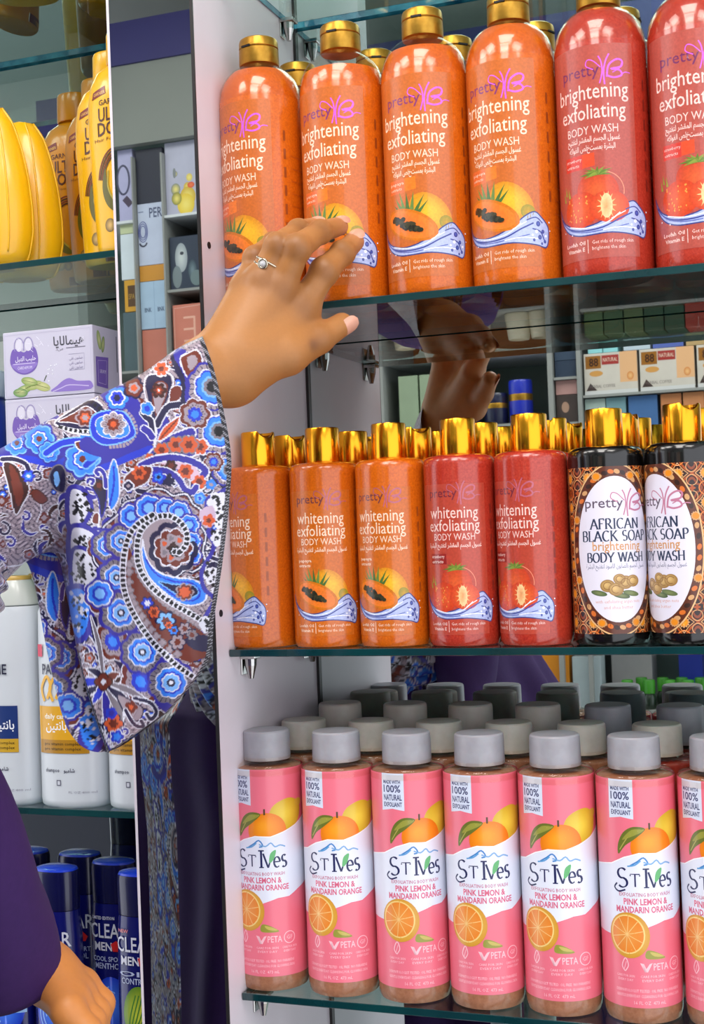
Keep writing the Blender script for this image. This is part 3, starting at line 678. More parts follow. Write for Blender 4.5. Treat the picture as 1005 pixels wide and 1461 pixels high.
for i, (kind, rz, turn, lab) in enumerate([
    ('papaya', -36, 60, 'small whitening papaya bottle with gold cap, half behind the printed sleeve'),
    ('papaya', 11, 180, 'small whitening papaya bottle second from the sleeve, label facing straight out'),
    ('papaya', -3, 180, 'small whitening papaya bottle standing beside the first strawberry one'),
    ('strawberry', 2, 180, 'small whitening strawberry bottle between papaya and strawberry neighbours'),
    ('strawberry', -22, 180, 'small whitening strawberry bottle touching the patterned black soap bottle'),
    ('african', 21, 180, 'black soap body wash bottle with full white oval label in patterned wrap'),
    ('african', -42, 40, 'black soap body wash bottle at the right edge, white oval cut by its neighbour'),
    ('african', 0, 180, 'black soap body wash bottle past the right edge of the middle shelf')]):
    t = small_bottle(kind, lab, turn-rz); t.location = (MX[i], YM, H+ZM); t.rotation_euler = (0, 0, D2(rz))
protoM = {}
beh = ['behind the sleeve-side papaya bottle', 'behind the straight-facing papaya bottle', 'behind the third small papaya bottle', 'behind the first small strawberry bottle', 'behind the second small strawberry bottle', 'behind the first patterned black soap bottle', 'behind the patterned bottle at the right edge']
for row in range(2):
    for i in range(7):
        kind = 'papaya' if i < 3 else ('strawberry' if i < 5 else 'african'); turn = [40, 180, 20, 180, -30, 60, 200][(i+row*3) % 7]
        lab = ('gold cap of the second-row small bottle ', 'gold cap of the back-row small bottle ')[row]+beh[i]
        x, y = MX[i]+.004+.002*row, YM+.0532*(row+1)
        if kind not in protoM: protoM[kind] = t = small_bottle(kind, lab, 20, False); t.location = (x, y, H+ZM); t.rotation_euler = (0, 0, D2(turn))
        else: t = dup(protoM[kind], (x, y, H+ZM), D2(turn), lab)
        t['group'] = 'rear rows of gold capped bottles'

def citrus_bottle(label, detailed=True, g=None, capm=None, tall=0.0):
    t = thing('body_wash_bottle', label, 'bottle', (0, 0, 0), 0, 'pink labelled citrus body wash bottles')
    lathe('bottle_body', [(.0236, 0.0), (.0258, .001), (.0268, .004), (.0272, .008), (.0272, .1625), (.0262, .1665), (.0240, .1675)], g or G_cit, t, 64, 40)
    lathe('clear_shoulder', [(.0274, .1618), (.0274, .1655), (.0270, .1678), (.0258, .1694), (.0236, .1702), (.0196, .1708), (.0186, .1716), (.0184, .1740)], M_shell, t, 64, 40, cap0=False, cap1=False)
    a = tall
    lathe('cap', [(.0178, .1714), (.0184, .1717), (.0183, .1760), (.0181, .1900+a), (.0178, .1926+a), (.0168, .1937+a), (.0080, .1941+a), (.0001, .1942+a)], capm or M_frost, t, 48, 35)
    if detailed: pretty_art['citrus'](t)
    return t
SX = [.0143, .0720, .1280, .1838, .2396, .2955, .3520, .408]
YS = 0.0518
SL = ['pink labelled citrus bottle against the white side panel', 'pink labelled citrus bottle second from the side panel', 'pink labelled citrus bottle third from the side panel, label facing straight out', 'pink labelled citrus bottle fourth from the side panel, below the small strawberry ones',
      'pink labelled citrus bottle with most of the lemon showing, label turned left', 'pink labelled citrus bottle below the black soap bottle, foot cut by the photo', 'pink labelled citrus bottle cut by the right edge of the photo', 'pink labelled citrus bottle past the right edge of the bottom shelf']
sp = None
for i, rz in enumerate([-17, -15, 0, -11, -21, -7, -30, 0]):
    if sp is None: sp = t = citrus_bottle(SL[i]); t.location = (SX[i], YS, H+ZS); t.rotation_euler = (0, 0, D2(rz))
    else: dup(sp, (SX[i], YS, H+ZS), D2(rz), SL[i])
bs = ['the bottle by the side panel', 'the second pink bottle', 'the third pink bottle', 'the fourth pink bottle', 'the fifth pink bottle', 'the sixth pink bottle', 'the pink bottle at the right edge']
pr2 = {}
for row in range(2):
    for i in range(7):
        red = (row == 0 and i >= 5) or (row == 1 and i >= 4)
        key = (red, row); lab = ('second-row bottle with translucent cap lightened against the shade, right behind ', 'back-row bottle with translucent cap two places behind ')[row]+bs[i]
        x, y = SX[i]+(.009, .020)[row], YS+.0552+(.0545*row)
        if key not in pr2:
            pr2[key] = t = citrus_bottle(lab, False, G_red if red else G_cit, M_frost2 if row == 0 or not red else M_frost, .0065 if row else 0.0); t.location = (x, y, H+ZS)
        else: t = dup(pr2[key], (x, y, H+ZS), .7*i, lab)
        t['group'] = 'rear rows of translucent capped bottles'
# ------------------------------------------------------------------ left cabinet: yellow, boxed, white and blue goods
Y_yel = mat('yellow_bottle_plastic', (244, 190, 14), 0.28, coat=0.3, noise=(6, (232, 172, 8), .4), sss=0.1)
Y_dim = mat('yellow_plastic_in_shade', (206, 138, 14), 0.3, coat=0.3, noise=(6, (190, 120, 10), .4))  # yellow plastic again, with the shade of the back rows in its colour
BR = (78, 34, 14)
def sup(prof, sx=1.0, sy=.55): return [((r*sx, r*sx*sy), z) for r, z in prof]
ULTRA = [(.026, 0), (.0285, .002), (.0295, .006), (.031, .03), (.033, .07), (.0345, .1), (.034, .122), (.0315, .136), (.026, .146), (.018, .151), (.0152, .153)]
ULTRA_CAP = [(.0152, .1532), (.0158, .154), (.0155, .176), (.0145, .1785), (.0001, .179)]
def ultra_label():
    A = Art(); A.poly([(-24, 123), (-9, 126), (-10, 132.5), (-23, 129)], (120, 26, 18), 1); A.text('GARNIER', -22, 125.2, 12, 2.6, (240, 190, 90), 2, res=1, slope=.1)
    A.text('GARNIER', -16, 117, 26, 4.2, BR, 1, bold=.15); A.text('ULTRA', -17, 104, 34, 10.5, BR, 1, bold=.5); A.text('DOUX', -18, 92.6, 36, 10.2, BR, 1, bold=.5)
    A.text('Hair Food Banana', -22, 88, 44, 2.6, (120, 70, 16), 1, res=1)
    for k in range(4): A.stroke(arc(0, 52, 20-k*1.9, 30-k*2.2, 168, 20, 20), 1.3, [(110, 40, 16), (70, 30, 14)][k % 2], 1)
    A.stroke(smooth_line([(-12, 66), (-13, 52), (-9, 40), (-2, 33), (4, 31)], 5), [1+6.5*math.sin(math.pi*i/20) for i in range(21)], (96, 92, 22), 2)
    A.stroke(smooth_line([(-9, 64), (-10, 52), (-6, 42), (0, 36)], 5), 1.4, (176, 156, 50), 3)
    A.ell(-10, 21, 5, 5.4, (110, 84, 26), 2, inner=(216, 176, 96)); A.ell(-2, 19, 4, 4, (90, 60, 20), 2, inner=(180, 130, 60)); A.text('8', 5, 17, 4, 6, BR, 2)
    A.rect(-2, 1.5, 24, 9, (96, 30, 16), 1)
    return A
def on_oval(prof, sy, eps=.0003, power=2.0):
    def fn(u, h, l):
        z = h/1000.0; r = interp(prof, max(prof[0][1], min(prof[-1][1]-1e-6, z)))
        x = max(-r*.985, min(r*.985, u/1000.0)); y = r*sy*math.sqrt(max(0.0, 1-(x/r)**2))
        return (x, -y-eps-l*.00006, z)
    return fn
def ultra_bottle(label, m=Y_yel, lab=True):
    t = thing('shampoo_bottle', label, 'bottle', (0, 0, 0), 0, 'yellow banana shampoo bottles')
    bm = lathe_bm(sup(ULTRA), 48); bmobj('bottle_body', bm, m, t, None, True, 50)
    bmobj('cap', lathe_bm(sup(ULTRA_CAP, 1, .8), 40), m, t, None, True, 40)
    if lab: shared('ultra', lambda p: ultra_label().build('front_print', M_print, on_oval(ULTRA, .55), p, 2.0))(t)
    return t
# positions worked out from the shelf height and the shop-side face of each bottle
def putr(t, x, y, z, rz=0): t.location = (x, y, H+z); t.rotation_euler = (0, 0, D2(rz)); return t
u1 = putr(ultra_bottle('yellow banana shampoo bottle with dark print, left one of the pair beside the pillar'), -.1245, .0930, L1, 0)
u2 = dup(u1, (-.0890, .0545, H+L1), 0, 'yellow banana shampoo bottle with dark print, half hidden by the mirror pillar edge')
CUR = [(.020, 0), (.028, .002), (.033, .012), (.0365, .03), (.0365, .05), (.034, .075), (.029, .1), (.022, .122), (.013, .136), (.0001, .1395)]
def curvy_bottle(label):
    t = thing('lotion_bottle', label, 'bottle', (0, 0, 0), 0, 'rounded yellow lotion bottles')
    bm = lathe_bm(sup(CUR, 1, .6), 56, cap1=False); bmobj('bottle_body', bm, Y_yel, t, None, True, 60)
    bm = bmesh.new()
    rim = [(r*.992, z) for r, z in CUR if r > .001]
    tube_bm(bm, [(r, 0, z) for r, z in smooth_line(rim, 4)], .0011, 6); tube_bm(bm, [(-r, 0, z) for r, z in smooth_line(rim, 4)], .0011, 6)
    tube_bm(bm, [(r*.62, -r*.6*.80, z) for r, z in smooth_line(rim[2:], 4)], .0009, 6)
    bmobj('mould_seam', bm, Y_yel, t, None, True)
    A = Art(); A.rect(-4, 84, 12, 88, BR, 1); A.text('SOFT CARE', -3, 84.8, 14, 2.2, (240, 200, 120), 2, res=1); A.text('LOTION', 0, 78, 12, 2.6, BR, 1, res=1); A.text('400 ml', 4, 72, 12, 2.4, BR, 1, res=1)
    A.ell(-2, 48, 12, 16, (236, 150, 20), 1, inner=(250, 206, 70)); A.text('honey', -9, 24, 16, 4, BR, 1, res=1)
    shared('curvy', lambda p: A.build('front_print', M_print, on_oval(CUR, .6), p, 2.0))(t)
    return t
v1 = putr(curvy_bottle('rounded yellow lotion bottle at the left edge of the photo, in front'), -.2225, .0560, L1, 12)
dup(v1, (-.2240, .1050, H+L1), D2(10), 'rounded yellow lotion bottle behind the one at the left edge')
r1 = putr(ultra_bottle('shampoo bottle with shade put into its yellow, at the back between the lotion and banana bottles', Y_dim), -.1680, .1460, L1, 0)
dup(r1, (-.2080, .1700, H+L1), D2(4), 'shampoo bottle with shade put into its yellow, deepest on the shelf behind the lotion bottles')
for i, (x, y, l) in enumerate([(-.275, .075, 'yellow bottle on the top left shelf at the left edge, seen from below'), (-.238, .125, 'yellow bottle on the top left shelf, second from the left edge, seen from below'),
                               (-.195, .08, 'yellow bottle on the top left shelf in the middle, seen from below'), (-.150, .13, 'yellow bottle on the top left shelf close to the pillar, seen from below'), (-.112, .075, 'yellow bottle on the top left shelf against the mirror pillar, seen from below')]):
    dup(u1 if i % 2 == 0 else r1, (x, y, H+L0), D2([0, 90, 20, 80, 60][i]), l)

# cardamom soap boxes
SB_w, SB_h, SB_d = .0855, .0560, .046
M_soap = mat('white_soap_carton', (206, 204, 222), 0.25, coat=0.5, noise=(25, (196, 194, 214), .4))
def soap_front():
    A = Art(); W2 = SB_w*500; V = (116, 92, 176); V2 = (140, 118, 196)
    A.stroke([(-W2+2, 2), (W2-2, 2), (W2-2, 53), (-W2+2, 53), (-W2+2, 2)], .35, (176, 172, 200), 1)
    A.poly(smooth_line([(-34, 40), (-36, 30), (-31, 22.5), (-22, 19.5), (-13, 22.5), (-9, 30), (-11, 40), (-16, 42.5), (-22, 38), (-29, 41)], 4, True), V, 2)
    A.poly(smooth_line([(-34, 29), (-30, 23.6), (-22, 20.6), (-14, 23.6), (-10.5, 29)], 4, True), V2, 3)
    for cx in (-27, -18): A.stroke(arc(cx, 43, 4.6, 7.2, -30, 210, 20), .7, (150, 140, 190), 3); A.ell(cx, 44, 3.4, 5.2, (214, 212, 228), 2)
    A.text(arabic('حليب الهيل'), -31, 31, 20, 3.6, (226, 222, 240), 4, res=1, bold=.15); A.rect(-33, 28.4, -12, 28.8, (226, 222, 240), 4); A.text('CARDAMOM', -29, 24, 14, 2.4, (226, 222, 240), 4, res=1)
    A.text(arabic('هيمالايا'), 6, 41, 29, 7.0, (84, 84, 96), 2, bold=.35); A.text(arabic('منذ'), 8, 37, 7, 2.4, (110, 108, 124), 2, res=1); A.rect(18, 38, 36, 38.7, (120, 118, 136), 2)
    A.stroke([(20, 20), (34.5, 20), (34.5, 33), (20, 33)], .35, (150, 146, 176), 2)
    for k in range(3): A.text(arabic('صابون نقي'), 20.5, 28.6-k*3.8, 12.5, 2.2, (130, 124, 160), 2, res=1)
    for x, y, r, s, c in ((-24, 7, 9, .3, (112, 150, 84)), (-14, 10, 8.5, .15, (150, 170, 96)), (-6, 8.6, 8, -.3, (170, 178, 112)), (-18, 13.4, 8, -.25, (132, 160, 86)), (-27, 4.8, 7, -.1, (92, 142, 84))):
        A.ell(x, y, r, 3.6, c, 3, rot=s, inner=(206, 208, 150), off=(.1, .3)); A.stroke([(x-r*.8*math.cos(s), y-r*.8*math.sin(s)), (x+r*.8*math.cos(s), y+r*.8*math.sin(s))], .3, (96, 112, 56), 4)
    A.stroke([(-4, 13), (-1.5, 17.5)], .8, (70, 84, 60), 3)
    A.poly(smooth_line([(2, 4), (8, 8), (14, 12), (20, 13.6), (27, 11), (34, 10.4), (40, 9.6), (40, 3.4), (14, 3)], 3, True), V2, 2)
    A.stroke(smooth_line([(4, 3.6), (12, 6), (20, 8), (38, 6)], 4), .8, (196, 184, 226), 3)
    for i in range(14): A.stroke([(rx := random.uniform(-34, 36), ry := random.uniform(40, 52)), (rx+random.uniform(-2, 5), ry-random.uniform(1, 4))], .35, (232, 232, 244), 5)
    for i in range(9): A.ell(random.uniform(0, 14), random.uniform(12, 38), .7, .5, (238, 240, 250), 5, n=8)
    return A
def soap_side():
    A = Art(); A.poly([(4, 6), (22, 5), (24, 31), (4, 30)], (112, 88, 176), 2); A.stroke([(7, 9), (19, 8), (21, 28), (7, 27), (7, 9)], .5, (196, 186, 224), 3)
    A.text('CARDAMOM', 9, 17, 10, 3, (224, 220, 240), 3, res=1); A.ell(10, 44, 3.2, 8, (132, 160, 92), 2, rot=.2, inner=(206, 208, 150)); A.ell(16, 41, 2.6, 7, (110, 140, 76), 2, rot=-.2, inner=(196, 200, 140)); A.stroke([(38, 20), (38, 50)], 1.2, (84, 84, 96), 2)
    return A
def soap_box(label):
    t = thing('soap_box', label, 'soap box', (0, 0, 0), 0, 'cardamom soap boxes')
    box('carton', -SB_w/2, SB_w/2, 0, SB_d, 0.0002, SB_h-.0004, M_soap, t, .0006)
    shared('soapf', lambda p: soap_front().build('front_print', M_print, on_flat(0.0), p))(t)
    shared('soaps', lambda p: soap_side().build('side_print', M_print, lambda u, h, l: (SB_w/2+.0001+l*.0001, u/1000.0, h/1000.0), p))(t)
    return t
sz = .1215
s1 = putr(soap_box('white and purple soap box on top of the front stack'), -.1683, .0500, sz)
k = 0
for row in range(3):
    for lev in range(3):
        if row == 0 and lev == 0: continue
        dup(s1, (-.1683+.0005*row, .0500+(SB_d+.0006)*row, H+sz-lev*SB_h), 0, ['', 'second soap box down in the front stack, partly behind the printed sleeve', 'third soap box down in the front stack, hidden by the printed sleeve'][lev] if row == 0 else
            ['', 'soap box with only its right side showing, behind the front stack', 'soap box at the very back against the mirror'][row]+['', ', second from the top', ', third from the top'][lev], None)
L2 = sz-2*SB_h
glass_shelf(LX0, LX1, L2, 'glass shelf behind the sleeve carrying the soap boxes', M_edge, .035)
M_jarblue = mat('blue_jar_plastic', (28, 60, 168), 0.3, coat=0.3, noise=(9, (22, 50, 150), .4))
M_jarlid = mat('pale_jar_lid', (188, 204, 214), 0.35, noise=(14, (176, 192, 204), .4))
pj = None
for i, (x, y, l) in enumerate([(-.262, .075, 'blue cream jar left of the soap boxes, in front'), (-.262, .140, 'blue cream jar left of the soap boxes, at the back')]):
    if pj is None:
        pj = thing('cream_jar', l, 'jar', (0, 0, 0), 0, 'blue cream jars beside the soap'); lathe('jar', [(.026, 0), (.029, .003), (.030, .01), (.030, .11), (.027, .118)], M_jarblue, pj, 40); lathe('lid', [(.0305, .1182), (.031, .12), (.031, .138), (.029, .141), (.0001, .1412)], M_jarlid, pj, 40); putr(pj, x, y, L2)
    else: dup(pj, (x, y, H+L2), 0, l)

# white shampoo bottles
M_wht = mat('white_shampoo_plastic', (206, 212, 218), 0.3, coat=0.3, noise=(5, (196, 204, 212), .4))
M_capw = mat('pearl_cap', (198, 204, 200), 0.3, coat=0.3, noise=(5, (190, 196, 190), .4))
M_capt = mat('golden_cap_top', (206, 172, 92), 0.3, noise=(20, (190, 154, 76), .4))
PAN = [(.0275, 0), (.0298, .002), (.0303, .006), (.0300, .06), (.0296, .12), (.0288, .158), (.027, .163)]
def pan_label(v):
    A = Art(); NV = (38, 40, 64)
    A.text('PANTENE', -31 if v == 1 else -18.5, 108, 42 if v == 1 else 37, 8.0, NV, 2, bold=.35)
    c = (28, 52, 112) if v == 1 else (216, 160, 24); c2 = (196, 156, 44) if v == 1 else (170, 122, 20)
    A.rect(-20 if v == 1 else -24, 55, 19 if v == 1 else 22, 82, c, 2); A.rect(-20 if v == 1 else -24, 44, 19 if v == 1 else 22, 55, c2, 2)
    A.text(arabic('بانتين'), -4 if v == 1 else -16, 63, 20, 7, (238, 240, 246), 3, bold=.3); A.text('daily care' if v == 2 else 'a', -17, 72, 22 if v == 2 else 6, 4, (240, 236, 220), 3, bold=.2)
    for k in range(2): A.text('pro vitamin complex', -18, 50.6-k*4, 34, 2.4, (70, 52, 14), 3, res=1, bold=.1)
    for q in range(2): A.stroke(smooth_line([(-17+q*9, 86), (-20+q*9, 96), (-14+q*9, 106), (-10+q*9, 98), (-14+q*9, 88)], 5), 2.6, (226, 172, 50), 2)
    A.text('shampoo', -18, 29, 14, 3, (60, 62, 84), 2, res=1, bold=.15); A.text(arabic('شامبو'), 0, 29, 10, 3, (60, 62, 84), 2, res=1, bold=.15); A.rect(-7, 18, -3, 22.6, (96, 98, 116), 2); A.rect(-6.2, 18.8, -3.8, 21.8, (200, 204, 214), 3)
    A.text('FL OZ 400 ml', 4, 12, 22, 1.8, (140, 142, 158), 2, res=1); A.rect(-24, 122, -18, 132, (206, 60, 90), 2)
    return A
def pan_bottle(label, v):
    t = thing('shampoo_bottle', label, 'bottle', (0, 0, 0), 0, 'white shampoo bottles at lower left')
    bmobj('bottle_body', lathe_bm(sup(PAN, 1, .72), 56, power=2.6), M_wht, t, None, True, 50)
    c = bmobj('cap', lathe_bm(sup([(.0255, .1634), (.0268, .1642), (.0262, .169), (.0215, .183), (.0205, .1845)], 1, .72), 56, power=2.6), M_capw, t, None, True, 40)
    bmobj('cap_top', lathe_bm(sup([(.0203, .1846), (.0205, .1865), (.0195, .188), (.0001, .1885)], 1, .72), 56, power=2.6), M_capt, c, None, True, 40)
    shared('pan%d' % v, lambda p: pan_label(v).build('front_print', M_print, lambda u, h, l: (u/1000.0, -.0302*.72*(max(.02, 1-min(.98, abs(u)/30.4)**2.6))**(1/2.6)-.0004-l*.00006, h/1000.0), p, 2.0))(t)
    return t
w1 = putr(pan_bottle('white shampoo bottle with navy block at the left edge behind the purple robe', 1), -.2215, .0600, L3, 0)
w2 = putr(pan_bottle('white shampoo bottle with golden block, standing under the sleeve tip', 2), -.1590, .0600, L3, 0)
dup(w2, (-.0960, .0610, H+L3), 0, 'white shampoo bottle cut off by the mirror pillar, right of the golden block bottle')
for i, x in enumerate((-.2205, -.158, -.1045)): dup(w1, (x, .1250, H+L3), 0, 'white shampoo bottle in the rear row '+['behind the navy block bottle', 'behind the golden block bottle', 'behind the bottle by the pillar'][i])

# navy menthol shampoo bottles
M_navy = mat('navy_shampoo_plastic', (12, 18, 104), 0.22, coat=0.4, noise=(6, (8, 12, 84), .4))
M_navycap = mat('navy_cap', (10, 14, 70), 0.25, coat=0.4, noise=(8, (8, 10, 56), .4))
M_bluecap = mat('bright_blue_lid', (26, 66, 214), 0.22, coat=0.4, noise=(8, (20, 54, 190), .4))
CL = [(.0185, 0), (.0205, .002), (.0215, .01), (.0215, .10), (.0205, .15), (.0190, .1695)]
CLC = [(.0190, .170), (.0192, .171), (.0196, .198), (.0190, .2015)]
def clear_label(v):
    A = Art(); Wt = (206, 208, 224)
    A.text('NEW' if v == 3 else 'LIMITED EDITION', -15, 157, 10 if v == 3 else 22, 2.6, (220, 120, 120) if v == 3 else Wt, 2, res=1, bold=.1)
    A.text('CLEAR', -17, 142, 35, 11.5, Wt, 2, bold=.3); A.text('MEN', -13, 131.5, 17, 6.6, Wt, 2, bold=.4)
    A.poly([(5, 131), (11, 131), (13, 135), (8, 140), (3, 137)], (206, 34, 34), 2)
    A.text('COOL SPORT' if v != 3 else 'OIL', -15, 122.6, 30, 3.8, (170, 180, 214), 2, bold=.15); A.text('MENTHOL' if v != 3 else 'CONTROL', -13, 116.4, 26, 4.6, (170, 180, 214), 2, bold=.15)
    if v == 3: A.ell(3, 92, 15, 23, (86, 130, 24), 2, inner=(206, 214, 60)); [A.stroke(smooth_line([(-6, 74), (0+q*3, 88), (6+q*3, 108)], 4), 1.0, (50, 120, 40), 3) for q in range(-2, 3)]
    else: A.ell(2, 88, 16, 22, (18, 52, 190), 2, inner=(70, 130, 240)); [A.stroke(arc(2, 88, 4+q*3, 6+q*4, 20+q*40, 160+q*40), .8, (150, 196, 250), 3) for q in range(4)]
    if v == 1: A.rect(8, 84, 19, 104, (140, 180, 226), 3)
    return A
def clear_bottle(label, v):
    t = thing('shampoo_bottle', label, 'bottle', (0, 0, 0), 0, 'navy shampoo bottles at the bottom left')
    bmobj('bottle_body', lathe_bm(sup(CL, 1, .66), 48, power=2.4), M_navy, t, None, True, 50)
    c = bmobj('cap', lathe_bm(sup(CLC, 1, .66), 48, power=2.4), M_navycap, t, None, True, 40)
    bmobj('lid_dish', lathe_bm(sup([(.0186, .2016), (.0178, .2032), (.012, .2046), (.0001, .205)], 1, .66), 48, power=2.4), M_bluecap, c, None, True, 40)
    shared('clr%d' % v, lambda p: clear_label(v).build('front_print', M_print, lambda u, h, l: (u/1000.0, -.0214*.66*(max(.02, 1-min(.98, abs(u)/21.6)**2.4))**(1/2.4)-.0003-l*.00006, h/1000.0), p, 2.0))(t)
    return t
c1 = putr(clear_bottle('navy shampoo bottle nearest the fist, bright blue lid dish', 1), -.1840, .0610, L4+.0075, 0)
c2 = putr(clear_bottle('navy shampoo bottle with blue swirl, middle one at the bottom left', 2), -.1480, .0920, L4+.0150, 0)
c3 = putr(clear_bottle('navy shampoo bottle with green leaf print beside the pillar edge', 3), -.1060, .0620, L4+.0090, 0)
for t in (c1, c2, c3): t.location.z = H+L4
dup(c1, (-.2310, .0620, H+L4), 0, 'navy shampoo bottle behind the purple robe at the left edge')
for i, x in enumerate((-.245, -.193, -.122)): dup(c2, (x, .1400 if i == 2 else .1120, H+L4), 0, 'rear-row navy shampoo bottle '+['behind the robe', 'behind the one nearest the fist', 'by the pillar'][i])

# two pots just under the bottom shelf of the right cabinet
glass_shelf(0.0006, XR-.001, -.62, 'lowest glass shelf of the right cabinet, under the pink bottles', M_edge)
M_green = mat('green_lid', (52, 128, 34), 0.4, noise=(30, (36, 104, 24), .4)); M_pale = mat('pale_pot', (204, 208, 216), 0.35, noise=(10, (192, 198, 208), .4))
pp = None
for x, l in ((.128, 'pale pot with green lid under the third pink bottle'), (.160, 'pale pot with green lid under the fourth pink bottle')):
    if pp is None:
        pp = thing('cosmetic_pot', l, 'pot', (x, .085, H-.62), 0, 'green lidded pots on the lowest shelf'); lathe('pot', [(.013, 0), (.0145, .004), (.0145, .19), (.009, .2)], M_pale, pp, 32); lathe('lid', [(.0095, .2002), (.0105, .202), (.0098, .229), (.0001, .2325)], M_green, pp, 32)
    else: dup(pp, (x, .085, H-.62), 0, l)

# ------------------------------------------------------------------ the opposite side of the shop, seen in the mirrors
OY = -1.9
shv = thing('shop_shelving', 'grey shelving across the aisle, seen only in the mirrors', 'shelving', (0, OY, H))
M_grey = mat('grey_shelf_board', (150, 152, 150), 0.5, noise=(8, (138, 140, 138), .4)); M_lip = mat('white_shelf_lip', (214, 218, 222), 0.4, noise=(9, (204, 208, 214), .4))
M_tealback = mat('teal_back_board', (116, 134, 130), 0.5, noise=(6, (96, 116, 112), .4)); M_orangeback = mat('orange_back_board', (166, 104, 56), 0.5, noise=(10, (140, 82, 42), .4))
box('back_board', -1.5, .62, -.30, -.28, -1.5, 1.2, M_tealback, shv); box('orange_board', -.64, -.223, -.27, -.262, -.30, -.06, M_orangeback, shv)
for x, w in ((-1.5, .03), (-.925, .03), (-.665, .03), (-.22, .012), (-.15, .010), (.60, .02), (-1.1025, .003), (-1.0255, .004)): box('post', x, x+w, -.26, .004, -1.5, .9, M_grey, shv)
for x0, x1, z, m in ((-.138, .6, .47, M_lip), (-.138, .6, -.1725, M_grey), (-.634, -.221, -.1900, M_grey), (-.138, .6, .3045, M_grey), (-.634, -.221, .4640, M_lip), (-.634, -.221, .2500, M_grey), (-.634, .6, -.44, M_grey), (-1.0215, -.9255, .7530, M_lip), (-1.0215, -.9255, .5790, M_grey), (-1.0215, -.9255, .4370, M_grey), (-1.469, -1.1035, .7530, M_lip), (-1.469, -1.1035, .3995, M_grey), (-.207, -.151, .3520, M_grey), (-.207, -.151, .2440, M_grey), (-1.0995, -1.0265, .388, M_grey)):
    th = .048 if z == .4640 else .006
    box('shelf', x0, x1, -.26, 0.0, z-th, z, m, shv)
M_base = mat('added_dark_base', (34, 34, 54), 0.4, noise=(6, (28, 28, 46), .4)); box('added_base', -2.2, .62, -.26, .06, -1.5, -.47, M_base, shv)  # added dark block, so that the left mirror reflects something dark
M_nav = mat('navy_fascia', (48, 44, 110), 0.5, noise=(5, (42, 38, 98), .4))
fb = thing('fascia_board', 'dark purple fascia board above the opposite shelves, seen in the pillar mirror', 'sign board', (0, OY+.02, H)); box('board', -1.6, .65, -.03, 0, 1.113, 1.213, M_nav, fb); box('lower_panel', -1.6, -.66, -.03, -.006, .925, 1.1125, mat('grey_panel', (132, 136, 130), .5, noise=(4, (120, 124, 120), .4)), fb)
def carton(label, x0, x1, z0, z1, c, depth=.10, art=None, group=None, name='carton', rough=.45, y=0.0):
    m = mat('board_%d_%d_%d' % c, c, rough, noise=(18, tuple(int(v*.9) for v in c), .4))
    t = thing(name, label, 'box', ((x0+x1)/2, OY-.012+y, H+z0), 0, group or 'cartons on the opposite shelves'); w = (x1-x0)/2; h = z1-z0
    box('carton', -w, w, -depth, 0, .0003, h, m, t, .0008)
    if art:
        A = Art(); art(A, w*1000, h*1000)
        A.build('front_print', M_print, lambda u, hh, l: (u/1000.0, .0001+l*.0001, hh/1000.0), t)   # printed face turned to the aisle
    return t
def a_flower(A, w, h):
    for x, y, r, c in ((12, 62, 10, (196, 160, 40)), (12, 40, 20, (206, 170, 30)), (6, 22, 22, (230, 196, 40)), (18, 84, 8, (214, 190, 90)), (-22, 60, 12, (120, 130, 120)), (-22, 96, 6, (110, 118, 120)), (-20, 38, 13, (130, 130, 40))): A.ell(x*.9, y, r, r*1.15, c, 1, inner=(246, 226, 120))
    A.ell(22*.9, 66, 9, 7, (214, 70, 30), 2, inner=(240, 120, 60)); A.ell(-22, 98, 4, 12, (120, 126, 130), 2)
def a_per(A, w, h):
    A.text('PER', -2, h-34, 34, 22, (64, 74, 110), 2, bold=1.0, flip=True) if False else A.text('PER', -4, h-34, 34, 22, (64, 74, 110), 2, bold=1.0)
    for r in (24, 19, 14): A.stroke(arc(-w+13, h-66, r*.5, r, 0, 360, 28), 2.0, (80, 86, 150), 2)
    A.stroke(arc(-w+13, h-88, 10, 12, 200, 340), 4, (34, 36, 60), 3); A.rect(-w+2, h-20, -w+16, h-18, (90, 100, 140), 2)
def a_photo(A, w, h):
    A.ell(-14, 74, 16, 34, (150, 160, 168), 1, inner=(206, 212, 214)); A.ell(-12, 84, 5, 4, (40, 46, 60), 2); A.ell(14, 42, 12, 26, (40, 56, 72), 1, inner=(120, 140, 150)); A.ell(-26, 30, 12, 26, (120, 132, 138), 1); A.ell(24, 24, 16, 18, (110, 128, 132), 1)
def a_E(A, w, h): A.stroke([(12, 20), (12, 78)], 5, (236, 178, 158), 1); [A.stroke([(12, y), (-16, y)], 5, (236, 178, 158), 1) for y in (22, 49, 76)]; A.stroke([(-w+4, 4), (-w+4, h-8), (w-4, h-4)], 1.4, (238, 190, 176), 1)
def a_Q(A, w, h): A.stroke(arc(-6, h*.58, 16, 34, 0, 360, 30), 5, (56, 56, 90), 1); A.stroke([(-4, h*.33), (12, h*.22)], 16, (70, 54, 80), 2)
def a_blue2(A, w, h):
    A.stroke([(0, 0), (0, h)], .8, (120, 150, 180), 1)
    for x in (-26, 8): A.text('BNK', x, h*.36, 18, 10, (40, 56, 90), 2, bold=.5)
def a_yb(A, w, h): A.rect(-10, 12, 10, 62, (90, 60, 30), 1); A.text('SPA', -8, 30, 16, 12, (190, 150, 60), 2)
